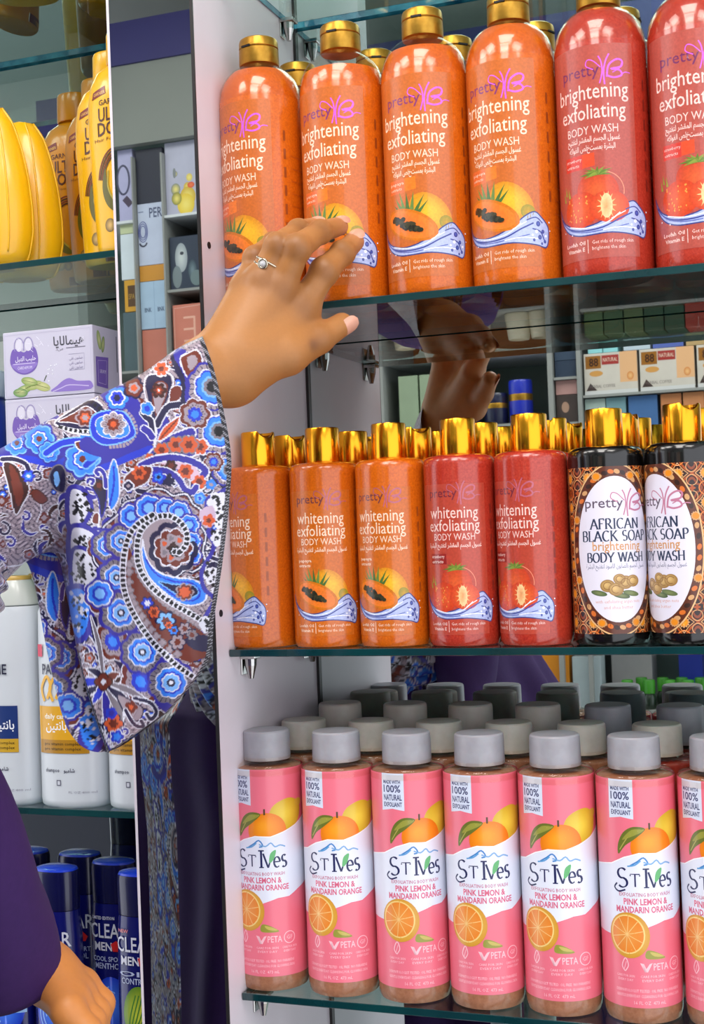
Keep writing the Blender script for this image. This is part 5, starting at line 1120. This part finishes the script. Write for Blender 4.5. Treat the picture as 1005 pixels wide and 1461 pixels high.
    K.stroke(c3((372, 560), (440, 660), (560, 715), (680, 725), (745, 790), (700, 845), (600, 830), (480, 745)), 2.4, BLU); K.fill(c3((460, 718), (560, 735), (700, 745), (730, 800), (660, 830), (580, 800)), NVY, LSK, 1.6)
    K.blob(*c3((640, 788))[0], 12, [(1, BG), (.85, RUS), (.6, ORG)], 7, .15)
    for P in (c3((600, 520), (648, 465), (655, 400), (625, 330), (560, 278), (485, 268), (405, 300), (340, 370), (318, 450), (316, 560), (342, 650), (400, 740), (465, 800), (560, 868), (660, 925), (770, 992)),
              c3((420, 262), (330, 315), (262, 400), (228, 520), (216, 660), (226, 770), (262, 880), (330, 1005), (420, 1130), (500, 1210), (600, 1300), (700, 1370), (790, 1440))):
        K.stroke(P, 9.5, WHT); K.stroke(P, 6.6, BLK, dash=(7.2, 4.8))
    # right border by the hem
    K.stroke(c3((960, 60), (880, 110), (800, 150), (790, 230), (850, 280), (800, 380), (840, 480), (760, 640), (770, 760), (840, 840), (780, 960), (770, 1050)), 6, IND)
    for (x, y), r in zip(c3((870, 180), (890, 300), (880, 420), (830, 680), (870, 780), (800, 1010)), (15, 12, 12, 12, 9, 12)): K.blob(x, y, r, [(1, WHT)], 6, .1); K.dots([(x, y), (x+4, y+5), (x-4, y-5)], 2.2, BLK, 12, int(x))
    K.blob(*c3((800, 300))[0], 9, [(1, BG), (.7, ORG)], 5, .2); K.fill(c3((740, 240), (830, 200), (850, 300), (800, 350), (760, 320)), np.array(lin((190, 166, 190)))); K.blob(*c3((803, 300))[0], 8, [(1, ORG), (.4, RUS)], 5, .2)
    return K.C
M_cloth = painted('printed_satin_cloth', 0.38, 0.0, 0.08, 0.45, sheen=0.1, scale=1600)
# ------------------------------------------------------------------ the person
person = thing('person', 'person in purple robe and paisley printed sleeve reaching left hand to an orange bottle', 'person', (-.10, -.50, 0))
PO = np.array([-.10, -.50, 0.0])
def set_cols(me, C):
    a = me.attributes.new('Col', 'FLOAT_COLOR', 'POINT'); a.data.foreach_set('color', np.hstack([C, np.ones((len(C), 1))]).astype(np.float32).ravel())
def np_mesh(name, V, Q, m, parent, C=None, smooth=True):
    """V relative to the lens height, in shop coordinates"""
    me = bpy.data.meshes.new(name); V = V-PO+np.array([0, 0, H]); me.from_pydata([], [], [])
    me.vertices.add(len(V)); me.vertices.foreach_set('co', V.astype(np.float32).ravel())
    n = Q.shape[1]; me.loops.add(len(Q)*n); me.loops.foreach_set('vertex_index', Q.astype(np.int32).ravel())
    me.polygons.add(len(Q)); me.polygons.foreach_set('loop_start', np.arange(0, len(Q)*n, n, dtype=np.int32)); me.polygons.foreach_set('loop_total', np.full(len(Q), n, np.int32))
    me.update(calc_edges=True); me.validate()
    if C is not None: set_cols(me, C)
    me.materials.append(m); return link(name, me, parent, None, None, smooth)
# signed distance pieces of the body
def capsule(P, a, b, ra, rb):
    a, b = np.asarray(a, np.float32), np.asarray(b, np.float32); d = b-a; L2 = float(d@d)
    t = np.clip(((P-a)@d)/L2, 0, 1); return np.linalg.norm(P-a-t[..., None]*d, axis=-1)-(ra+(rb-ra)*t)
def smin(a, b, k): h = np.clip(.5+.5*(b-a)/k, 0, 1); return b+(a-b)*h-k*h*(1-h)
def ellipsoid(P, c, r): q = (P-np.asarray(c, np.float32))/np.asarray(r, np.float32); k = np.linalg.norm(q, axis=-1); return (k-1)*min(r)
def surface_nets(fn, lo, hi, h):
    lo = np.asarray(lo, float); n = np.ceil((np.asarray(hi)-lo)/h).astype(int)+1
    g = np.stack(np.meshgrid(*[lo[i]+h*np.arange(n[i]) for i in range(3)], indexing='ij'), -1).astype(np.float32); D = np.empty(n, np.float32)
    for i in range(0, n[0], 24): D[i:i+24] = fn(g[i:i+24])
    S_ = D < 0; acc = np.zeros(tuple(n-1)+(3,), np.float32); cnt = np.zeros(tuple(n-1), np.float32)
    cs = [(i, j, k) for i in (0, 1) for j in (0, 1) for k in (0, 1)]
    sl = lambda A, c: A[c[0]:A.shape[0]-1+c[0], c[1]:A.shape[1]-1+c[1], c[2]:A.shape[2]-1+c[2]]
    for a in cs:
        for ax in range(3):
            if a[ax] == 0:
                b = list(a); b[ax] = 1; da, db = sl(D, a), sl(D, tuple(b)); m = (da < 0) != (db < 0); t = np.where(m, da/(da-db+1e-12), 0)
                for q in range(3): acc[..., q] += np.where(m, a[q]+(t if q == ax else 0), 0)
                cnt += m
    m = cnt > 0; idx = -np.ones(m.shape, int); idx[m] = np.arange(m.sum()); ijk = np.argwhere(m); V = lo+h*(ijk+acc[m]/cnt[m][:, None]); Q = []
    for ax in range(3):
        b = [slice(None)]*3; c = [slice(None)]*3; b[ax] = slice(0, -1); c[ax] = slice(1, None); s0, s1 = S_[tuple(b)], S_[tuple(c)]
        e = np.argwhere(s0 != s1); o1, o2 = (ax+1) % 3, (ax+2) % 3
        e = e[(e[:, o1] > 0) & (e[:, o2] > 0) & (e[:, o1] < n[o1]-1) & (e[:, o2] < n[o2]-1)]
        u = np.zeros(3, int); u[o1] = 1; v = np.zeros(3, int); v[o2] = 1
        q = np.stack([idx[tuple((e-u-v).T)], idx[tuple((e-v).T)], idx[tuple(e.T)], idx[tuple((e-u).T)]], 1); f = s0[tuple(e.T)]; q[~f] = q[~f][:, ::-1]; Q.append(q)
    return V, np.vstack(Q)
# left arm and hand, fingertips resting on the second large bottle
WR = at(307, 529, .925); EL = at(-75, 778, .806); SHL = np.array([-.10, -.36, -.15])
FINGERS = [  # joints from knuckle to tip and their radii
 [((430, 440, .952), .0110), ((463, 387, .952), .0097), ((489, 361, .968), .0084), ((506, 345, .984), .0074)],
 [((400, 412, .942), .0108), ((424, 354, .932), .0094), ((457, 331, .957), .0080), ((484, 323, .983), .0070)],
 [((372, 402, .941), .0104), ((396, 351, .935), .0088), ((426, 329, .960), .0076), ((450, 323, .984), .0067)],
 [((352, 411, .950), .0096), ((364, 368, .952), .0078), ((390, 346, .970), .0068), ((412, 338, .986), .0060)]]
FINGERS = [[(at(*p), r) for p, r in f] for f in FINGERS]
THUMB = [(at(352, 520, .932), .0165), (at(410, 506, .938), .0135), (at(455, 484, .950), .0104), (at(488, 463, .962), .0084)]
CARP = [at(345, 508, .932), at(334, 498, .928), at(324, 495, .931), at(315, 500, .938)]
def hand_sdf(P):
    d = capsule(P, EL, WR, .0235, .0200)
    d = smin(d, capsule(P, WR+np.array([.008, .010, -.006]), WR-np.array([.006, .004, -.004]), .0190, .0190), .012)
    for f, c in zip(FINGERS, CARP): d = smin(d, capsule(P, c, f[0][0], .0150, .0112), .011)
    d = smin(d, capsule(P, CARP[0], FINGERS[0][0][0]+np.array([0, .006, -.004]), .016, .010), .010)
    d = smin(d, capsule(P, THUMB[0][0], THUMB[1][0], .0175, .0135), .014)
    d = smin(d, capsule(P, THUMB[0][0]+np.array([.004, .004, .004]), at(418, 470, .95), .013, .0075), .014)     # web between thumb and index
    t = capsule(P, THUMB[1][0], THUMB[2][0], THUMB[1][1], THUMB[2][1]); t = smin(t, capsule(P, THUMB[2][0], THUMB[3][0], THUMB[2][1]*.97, THUMB[3][1]), .003)
    d = smin(d, t, .006)
    F = None
    for f in FINGERS:
        x = None
        for (a, ra), (b, rb) in zip(f, f[1:]):
            c = capsule(P, a, b, ra, rb*.97); x = c if x is None else smin(x, c, .0025)
        for (j, r) in f[1:3]: x = smin(x, np.linalg.norm(P-j.astype(np.float32), axis=-1)-r*1.06, .003)
        F = x if F is None else np.minimum(F, x)
    d = smin(d, F, .006)
    for f, c in zip(FINGERS, CARP):     # knuckles and the tendons behind them
        k = f[0][0]-FWD*.0045; d = smin(d, np.linalg.norm(P-k.astype(np.float32), axis=-1)-.0082, .006)
        d = smin(d, capsule(P, k, c-FWD*.0085, .0045, .0040), .006)
    return d
A_ = np.vstack([WR, EL]+[p for f in FINGERS for p, _ in f]+[p for p, _ in THUMB])
V1, Q1 = surface_nets(hand_sdf, A_.min(0)-.045, A_.max(0)+.03, .0014)
SKIN, SK2, SKD, SKN, SKL = [np.array(lin(c)) for c in ((172, 116, 64), (186, 128, 78), (104, 62, 36), (200, 138, 106), (152, 98, 54))]
def bl(C, w, col): return C*(1-w[:, None])+col*w[:, None]
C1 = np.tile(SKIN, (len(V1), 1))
for f in FINGERS:
    for j, (p, r) in enumerate(f):
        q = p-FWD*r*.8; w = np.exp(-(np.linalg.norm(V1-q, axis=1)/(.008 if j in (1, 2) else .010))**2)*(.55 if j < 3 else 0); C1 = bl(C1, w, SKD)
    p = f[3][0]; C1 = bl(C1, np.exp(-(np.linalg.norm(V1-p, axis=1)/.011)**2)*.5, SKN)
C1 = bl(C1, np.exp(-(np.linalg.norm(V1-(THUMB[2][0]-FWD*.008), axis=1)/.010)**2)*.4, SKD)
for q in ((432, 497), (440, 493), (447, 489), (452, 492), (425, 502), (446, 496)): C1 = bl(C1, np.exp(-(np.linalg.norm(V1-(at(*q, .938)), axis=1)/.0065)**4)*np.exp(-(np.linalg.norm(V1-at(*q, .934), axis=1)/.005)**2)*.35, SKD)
# right arm and fist
def rp(x, y, z): return at(x, y, z)
FS = .82; FC = rp(93, 1447, .75)
RX, UX = RGT, UPV
def fl(a, b, c): return FC+(RX*a+UX*b+FWD*c)*FS
RW = fl(-.017, .020, .022); REL = at(-232, 1010, .66); SHR = np.array([-.11, -.60, -.17])
FISTF = [[fl(.006, .010, .028-.016*k), fl(.019, -.002, .026-.0165*k), fl(.016, -.020, .024-.0165*k), fl(.001, -.022, .022-.0165*k)] for k in range(4)]
def fist_sdf(P):
    d = capsule(P, RW, REL, .0145, .030)
    for k in range(4): d = smin(d, capsule(P, RW, FISTF[k][0], .016*FS, .0115*FS), .008)
    F = None
    for k in range(4):
        x = None
        for a, b, r in zip(FISTF[k], FISTF[k][1:], (.0105, .0095, .0085)):
            c = capsule(P, a, b, r*FS, r*.92*FS); x = c if x is None else smin(x, c, .003)
        F = x if F is None else np.minimum(F, x)
    d = smin(d, F, .0035)
    t = smin(capsule(P, fl(-.012, .004, .050), fl(-.010, .014, .020), .0135*FS, .0115*FS), capsule(P, fl(-.010, .014, .020), fl(.004, .012, -.002), .0110*FS, .0090*FS), .004)
    return smin(d, t, .005)
B_ = np.vstack([FISTF[k] for k in range(4)]+[RW[None]])
V2, Q2 = surface_nets(fist_sdf, B_.min(0)-.05, B_.max(0)+.05, .0016)
C2 = np.tile(np.array(lin((196, 126, 66))), (len(V2), 1))  # brighter than the other skin: orange light put into the colour
# head, neck, trunk and legs, coarser because the robe covers them
HC = np.array([-.085, -.50, -.045])
def trunk_sdf(P):
    d = ellipsoid(P, HC, (.088, .070, .112)); d = smin(d, ellipsoid(P, HC+np.array([.03, 0, -.05]), (.058, .050, .058)), .02)
    d = smin(d, capsule(P, HC+np.array([.088, 0, .002]), HC+np.array([.099, 0, -.026]), .007, .012), .008)
    for s in (-1, 1):
        d = smin(d, capsule(P, HC+np.array([.082, s*.014, -.060]), HC+np.array([.088, 0, -.057]), .006, .008), .004)
        d = np.maximum(d, -(np.linalg.norm(P-(HC+np.array([.098, s*.031, .006])).astype(np.float32), axis=-1)-.018))
        d = np.minimum(d, np.linalg.norm(P-(HC+np.array([.076, s*.031, .004])).astype(np.float32), axis=-1)-.013)
        d = smin(d, ellipsoid(P, HC+np.array([-.004, s*.071, -.012]), (.017, .008, .030)), .004)
    d = smin(d, capsule(P, HC+np.array([-.015, 0, -.05]), np.array([-.11, -.50, -.17]), .046, .050), .02)
    d = smin(d, capsule(P, SHL, SHR, .042, .040), .04); d = smin(d, capsule(P, np.array([-.11, -.50, -.22]), np.array([-.11, -.50, -.46]), .105, .095), .05)
    d = smin(d, capsule(P, np.array([-.11, -.45, -.60]), np.array([-.11, -.55, -.60]), .105, .105), .06)
    for s in (-1, 1):
        hip = np.array([-.11, -.50+s*.085, -.64]); kn = np.array([-.09, -.50+s*.08, -1.06]); an = np.array([-.11, -.50+s*.075, -1.47])
        d = smin(d, capsule(P, hip, kn, .078, .050), .03); d = smin(d, capsule(P, kn, an, .052, .034), .02); d = smin(d, capsule(P, an+np.array([-.02, 0, -.035]), an+np.array([.13, 0, -.042]), .036, .028), .02)
    d = smin(d, capsule(P, SHL, EL, .044, .030), .02); d = smin(d, capsule(P, SHR, REL, .036, .030), .02)
    return d
V3, Q3 = surface_nets(trunk_sdf, (-.36, -.80, -1.56), (.13, -.16, .10), .0075)
C3 = np.tile(SKIN, (len(V3), 1))
for s in (-1, 1):
    e = HC+np.array([.083, s*.031, .004]); dd = np.linalg.norm(V3-e, axis=1); C3[dd < .0135] = np.array(lin((196, 186, 176))); C3[np.linalg.norm(V3-(e+np.array([.007, 0, 0])), axis=1) < .0098] = np.array(lin((50, 30, 20)))
C3 = bl(C3, np.exp(-(np.linalg.norm((V3-(HC+np.array([.092, 0, -.060])))/np.array([1, 2.2, .8]), axis=1)/.009)**2)*.8, np.array(lin((168, 84, 74))))
def low(V): return np.where(V[:, 2] < -1.44)[0]
C3[low(V3)] = np.array(lin((40, 30, 34)))
M_skin = painted('skin', 0.45, 0.0, 0.05, 0.4, grain=.12, sss=.08, scale=420)
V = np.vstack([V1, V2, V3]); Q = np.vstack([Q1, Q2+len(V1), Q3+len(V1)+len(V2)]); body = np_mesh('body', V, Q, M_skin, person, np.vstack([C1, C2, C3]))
def nail(c, r, ax, nrm, w, l):
    """a small curved plate set into the fingertip"""
    ax = ax/np.linalg.norm(ax); nrm = nrm-ax*(nrm@ax); nrm /= np.linalg.norm(nrm); sd = np.cross(ax, nrm); V = []; n, m = 9, 9
    for i in range(n):
        for j in range(m):
            u, v = (i/(n-1)*2-1), (j/(m-1)*2-1); ww = w*math.sqrt(max(0, 1-abs(v)**3)*.85+.15)
            V.append(c+ax*v*l+sd*u*ww+nrm*(r*math.sqrt(max(0, 1-(u*ww/r)**2))+.0004-.0006*(v*v)))
    return np.array(V), np.array([(i*m+j, (i+1)*m+j, (i+1)*m+j+1, i*m+j+1) for i in range(n-1) for j in range(m-1)])
M_nail = mat('fingernail', (226, 170, 146), .22, coat=.3, noise=(90, (216, 156, 132), .4))
tv, tq = nail(THUMB[3][0]+(THUMB[3][0]-THUMB[2][0])*.05, .0084, THUMB[3][0]-THUMB[2][0], RGT*.55-FWD*.75-UPV*.35, .0062, .0078); np_mesh('fingernail', tv, tq, M_nail, person)
for f in FINGERS[:3]:
    ax = f[3][0]-f[2][0]; tv, tq = nail(f[3][0]+ax*.08, f[3][1], ax, -FWD+UPV*.5, f[3][1]*.74, .0062); np_mesh('fingernail', tv, tq, M_nail, person)
# ring: silver band with a round stone on the ring finger
a, b = FINGERS[2][0][0], FINGERS[2][1][0]; ax = (b-a)/np.linalg.norm(b-a); c = a+(b-a)*.47; rr = .0096
nr = -FWD-ax*(-FWD@ax); nr = nr-RGT*.25; nr -= ax*(nr@ax); nr /= np.linalg.norm(nr); sd = np.cross(ax, nr)
ringo = thing('finger_ring', 'silver ring with a round pale stone on the reaching hand', 'ring', tuple(c+np.array([0, 0, H])))
M_silver = mat('ring_silver', (206, 196, 176), 0.15, metal=1.0); M_stone = mat('pale_stone', (230, 232, 236), .05, coat=1.0, noise=(400, (190, 190, 196), .4), trans=.3)
bm = bmesh.new()
for o in (-.0012, .0012):
    tube_bm(bm, [tuple((nr*math.cos(t)+sd*math.sin(t))*rr+ax*o*(1+.9*max(0, math.cos(t)))) for t in np.linspace(0, 2*math.pi, 33)[:-1]], .0009, 8, True)
bmobj('band', bm, M_silver, ringo, None, True)
bm = bmesh.new(); tube_bm(bm, [tuple(nr*(rr+.0012)+(ax*math.cos(t)+sd*math.sin(t))*.0030) for t in np.linspace(0, 2*math.pi, 17)[:-1]], .0010, 8, True); bmobj('setting', bm, M_silver, ringo, None, True)
bm = bmesh.new(); bmesh.ops.create_uvsphere(bm, u_segments=12, v_segments=8, radius=.0024); [setattr(v, 'co', v.co+Vector(nr*(rr+.0012))) for v in bm.verts]; bmobj('stone', bm, M_stone, ringo, None, False)
# the wide printed sleeve: a hanging tube from elbow to cuff
def curve_at(pts, t):
    P = np.array(smooth_line(pts, 16)); s = np.r_[0, np.cumsum(np.hypot(*np.diff(P, axis=0).T))]; s /= s[-1]; return np.stack([np.interp(t, s, P[:, 0]), np.interp(t, s, P[:, 1])], -1)
TOP = [(-70, 668), (0, 640), (60, 604), (120, 574), (200, 534), (250, 499), (289, 479)]
RIGHT = [(289, 479), (304, 522), (317, 575), (330, 650), (327, 720), (318, 800), (306, 880), (296, 945), (240, 1016)]
BOT = [(-70, 850), (0, 836), (30, 800), (48, 830), (70, 945), (100, 1048), (155, 1073), (240, 1016)]
LEFT = [(-70, 668), (-72, 760), (-70, 850)]
NU, NV_ = 300, 420
u = np.linspace(0, 1, NU)[:, None]; v = np.linspace(0, 1, NV_)[None, :]
BOTF = [(-70, 850), (0, 832), (40, 800), (80, 792), (97, 860), (118, 965), (150, 1066), (157, 1071), (170, 1064), (240, 1016)]
def patch(bot):
    tp, bt = curve_at(TOP, u[:, 0])[:, None, :], curve_at(bot, u[:, 0])[:, None, :]; lf, rt = curve_at(LEFT, v[0])[None], curve_at(RIGHT, v[0])[None]
    U, W2 = u[..., None], v[..., None]
    corner = (1-U)*(1-W2)*np.array(TOP[0])+U*(1-W2)*np.array(TOP[-1])+(1-U)*W2*np.array(LEFT[-1])+U*W2*np.array(RIGHT[-1])
    PX = (1-W2)*tp+W2*bt+(1-U)*lf+U*rt-corner
    return PX[..., 0], PX[..., 1]
px, py = patch(BOTF); pxk, pyk = patch(BOT)
axis_z = .798+(.925-.798)*np.clip((px+70)/377, 0, 1)
def fold(px, py):
    f = .0060*np.sin(px*.040+py*.006+.4)*np.clip((py-600)/200, 0, 1)+.0045*np.sin(px*.085-py*.010)*np.clip((py-650)/300, 0, 1)
    f += .030*np.exp(-((px-(70-.02*(py-700)))/30.0)**2)*np.clip((py-760)/90, 0, 1)+.010*np.exp(-((px-80)/16.0)**2)*np.clip((py-650)/40, 0, 1)          # deep fold left of the hanging front
    f += .012*np.clip((118+.03*(py-700)-px)/60, 0, 1)*np.clip((py-740)/80, 0, 1)
    f += -.006*np.exp(-((px-112)/14.0)**2)*np.clip((py-640)/60, 0, 1)
    f += .0035*np.sin(py*.05+px*.03)*np.exp(-((py-690)/80.0)**2)*np.clip((130-px)/80, 0, 1)
    return f
prof = np.sqrt(np.clip(np.sin(np.pi*np.clip(v, 0, 1)**.55), 0, 1))
zf = axis_z-(.046-.012*u)*prof-.006*u*v+fold(px, py); zb_ = .798+(.925-.798)*np.clip((pxk+70)/377, 0, 1)+(.042-.004*u)*prof+.5*fold(pxk*1.1+30, pyk)
CF = paint_cloth(px.ravel(), py.ravel()); VF = at_np(px, py, zf).reshape(-1, 3)
st = 2; pxb, pyb, zbb = pxk[::1, ::st], pyk[::1, ::st], zb_[::1, ::st]
VB = at_np(pxb, pyb, zbb).reshape(-1, 3); nb = pxb.shape[1]; CB = paint_cloth((230-pxb*.9).ravel(), (pyb-160).ravel(), 200)
def grid_quads(n, m, off=0, flip=False):
    i, j = np.meshgrid(np.arange(n-1), np.arange(m-1), indexing='ij'); i, j = i.ravel(), j.ravel(); q = np.stack([i*m+j, (i+1)*m+j, (i+1)*m+j+1, i*m+j+1], 1)+off; return q[:, ::-1] if flip else q
# dark twisted trim woven along the cuff edge and the lower hem
hem = np.minimum(np.where(v > .002, (1-u)*300*1.0, 99), np.where(u > .55, (1-v)*420*1.1, 99)).ravel()
tw = (np.sin((px+py*1.4).ravel()*1.3) > .75); CF[hem < 4.2] = np.array(lin((26, 24, 34))); CF[(hem < 4.2) & tw] = np.array(lin((150, 150, 160)))
np_mesh('printed_sleeve', np.vstack([VF, VB]), np.vstack([grid_quads(NU, NV_), grid_quads(NU, nb, len(VF), True)]), M_cloth, person, np.vstack([CF, CB]))
# purple robe with head covering: one draped shell, open at the face
RB = [(.078, .001, .001, -.085, -.50), (.0765, .022, .020, -.086, -.50), (.070, .045, .040, -.088, -.50), (.045, .085, .072, -.09, -.50), (0, .104, .090, -.09, -.50), (-.05, .104, .092, -.09, -.50), (-.10, .108, .100, -.105, -.50), (-.14, .150, .155, -.125, -.49),
      (-.175, .172, .195, -.135, -.48), (-.22, .190, .205, -.13, -.49), (-.28, .206, .210, -.118, -.50), (-.36, .204, .212, -.115, -.50), (-.48, .212, .215, -.115, -.50), (-.65, .225, .225, -.11, -.50), (-.9, .25, .245, -.10, -.50), (-1.2, .28, .27, -.10, -.50), (-1.515, .30, .29, -.10, -.50)]
zz = np.array([r[0] for r in RB])[::-1]; nz, nt = 190, 200
Z = np.concatenate([np.linspace(.078, -.30, 100), np.linspace(-.305, -1.515, nz-100)]); T = np.linspace(0, 2*np.pi, nt, endpoint=False)
ip = lambda k: np.interp(Z, zz, np.array([r[k] for r in RB])[::-1])
rx, ry, cx, cy = [ip(k)[:, None] for k in (1, 2, 3, 4)]
amp = np.clip((-.12-Z)/.3, 0, 1)[:, None]*.018
fo = 1+amp/rx.clip(.05)*(np.sin(T*9+1.5*np.sin(T*2)+Z[:, None]*2)+.5*np.sin(T*17+Z[:, None]*5))
VX = cx+rx*fo*np.cos(T); VY = cy+ry*fo*np.sin(T)
VR = np.stack([VX, VY, np.broadcast_to(Z[:, None], VX.shape)], -1).reshape(-1, 3)
QR = grid_quads(nz, nt); wrap = np.stack([np.arange(nz-1)*nt+nt-1, np.arange(1, nz)*nt+nt-1, np.arange(1, nz)*nt, np.arange(nz-1)*nt], 1); QR = np.vstack([QR, wrap])
cen = VR[QR].mean(1); face = (cen[:, 0] > HC[0]+.045) & (((cen[:, 2]-HC[2]+.01)/.082)**2+((cen[:, 1]-HC[1])/.056)**2 < 1)
M_robe = mat('purple_robe_cloth', (56, 28, 84), 0.75, noise=(240, (48, 24, 76), .4), bump=.1, spec=.25)
robe = np_mesh('purple_robe', VR, QR[~face], M_robe, person)
md = robe.modifiers.new('thickness', 'SOLIDIFY'); md.thickness = .0025; md.offset = 1.0
# loose purple sleeve over the right forearm
def tube_np(P, R, n=40, wav=.0):
    P = [np.asarray(p, float) for p in P]; V = []
    for i, (p, r) in enumerate(zip(P, R)):
        d = P[min(i+1, len(P)-1)]-P[max(i-1, 0)]; d /= np.linalg.norm(d); s = np.cross(d, [0, 0, 1.0]); s /= np.linalg.norm(s); t_ = np.cross(s, d)
        for k in range(n):
            a = 2*np.pi*k/n; q = r*(1+wav*math.sin(3*a+i*.7)); V.append(p+s*q*math.cos(a)+t_*q*math.sin(a))
    Q = [(i*n+k, i*n+(k+1) % n, (i+1)*n+(k+1) % n, (i+1)*n+k) for i in range(len(P)-1) for k in range(n)]
    return np.array(V), np.array(Q)
# printed scarf end hanging down the shelf side of the robe
sX = np.linspace(-.206, -.170, 90)[None, :]; sz_ = np.linspace(-.15, -1.0, 420)
rxs, rys, cxs, cys = [np.interp(sz_, zz, np.array([r[k] for r in RB])[::-1])[:, None] for k in (1, 2, 3, 4)]
VS = np.stack([sX+0*rxs, cys+.048+rys*np.sqrt(np.clip(1-((sX-cxs)/(rxs+.02))**2, .02, 1)), np.broadcast_to(sz_[:, None], (420, 90))], -1).reshape(-1, 3)
sx_, sy_ = np.meshgrid(np.linspace(30, 240, 90), np.linspace(500, 500+.83*2000, 420)); CS = paint_cloth(sx_.ravel(), (500+(sy_.ravel()-500) % 540), 60)
sc_ = np_mesh('printed_scarf', VS, grid_quads(420, 90, 0, False), M_cloth, person, CS); md = sc_.modifiers.new('thickness', 'SOLIDIFY'); md.thickness = .002
UPS = [EL+(EL-WR)*.0, EL+(SHL-EL)*.35+np.array([0, 0, -.02]), EL+(SHL-EL)*.75+np.array([-.01, 0, -.02]), SHL+np.array([-.02, -.02, -.01])]
UV_, UQ = tube_np(smooth_line(UPS, 60), np.interp(np.linspace(0, 1, 181), [0, .3, .7, 1], [.037, .052, .080, .085]), 220, .05)
uu, vv = np.meshgrid(np.linspace(-60, 620, 220), np.linspace(520, 1050, len(UV_)//220)); up_ = np_mesh('printed_upper_sleeve', UV_, UQ, M_cloth, person, paint_cloth(np.abs(uu.ravel()-280), vv.ravel()))
SP = [SHR+np.array([-.02, 0, 0]), SHR+(REL-SHR)*.35, SHR+(REL-SHR)*.75, REL+(RW-REL)*.04, REL+(RW-REL)*.35, REL+(RW-REL)*.7-RX*.004-UX*.004, RW-(RW-REL)*.08-RX*.013-UX*.012]
SLV, SLQ = tube_np(smooth_line([tuple(p) for p in SP], 8), np.interp(np.linspace(0, 6, 49), range(7), [.060, .064, .064, .062, .043, .032, .0270]), 48, .03)
sl_ = np_mesh('purple_sleeve', SLV, SLQ, M_robe, person); md = sl_.modifiers.new('thickness', 'SOLIDIFY'); md.thickness = .002
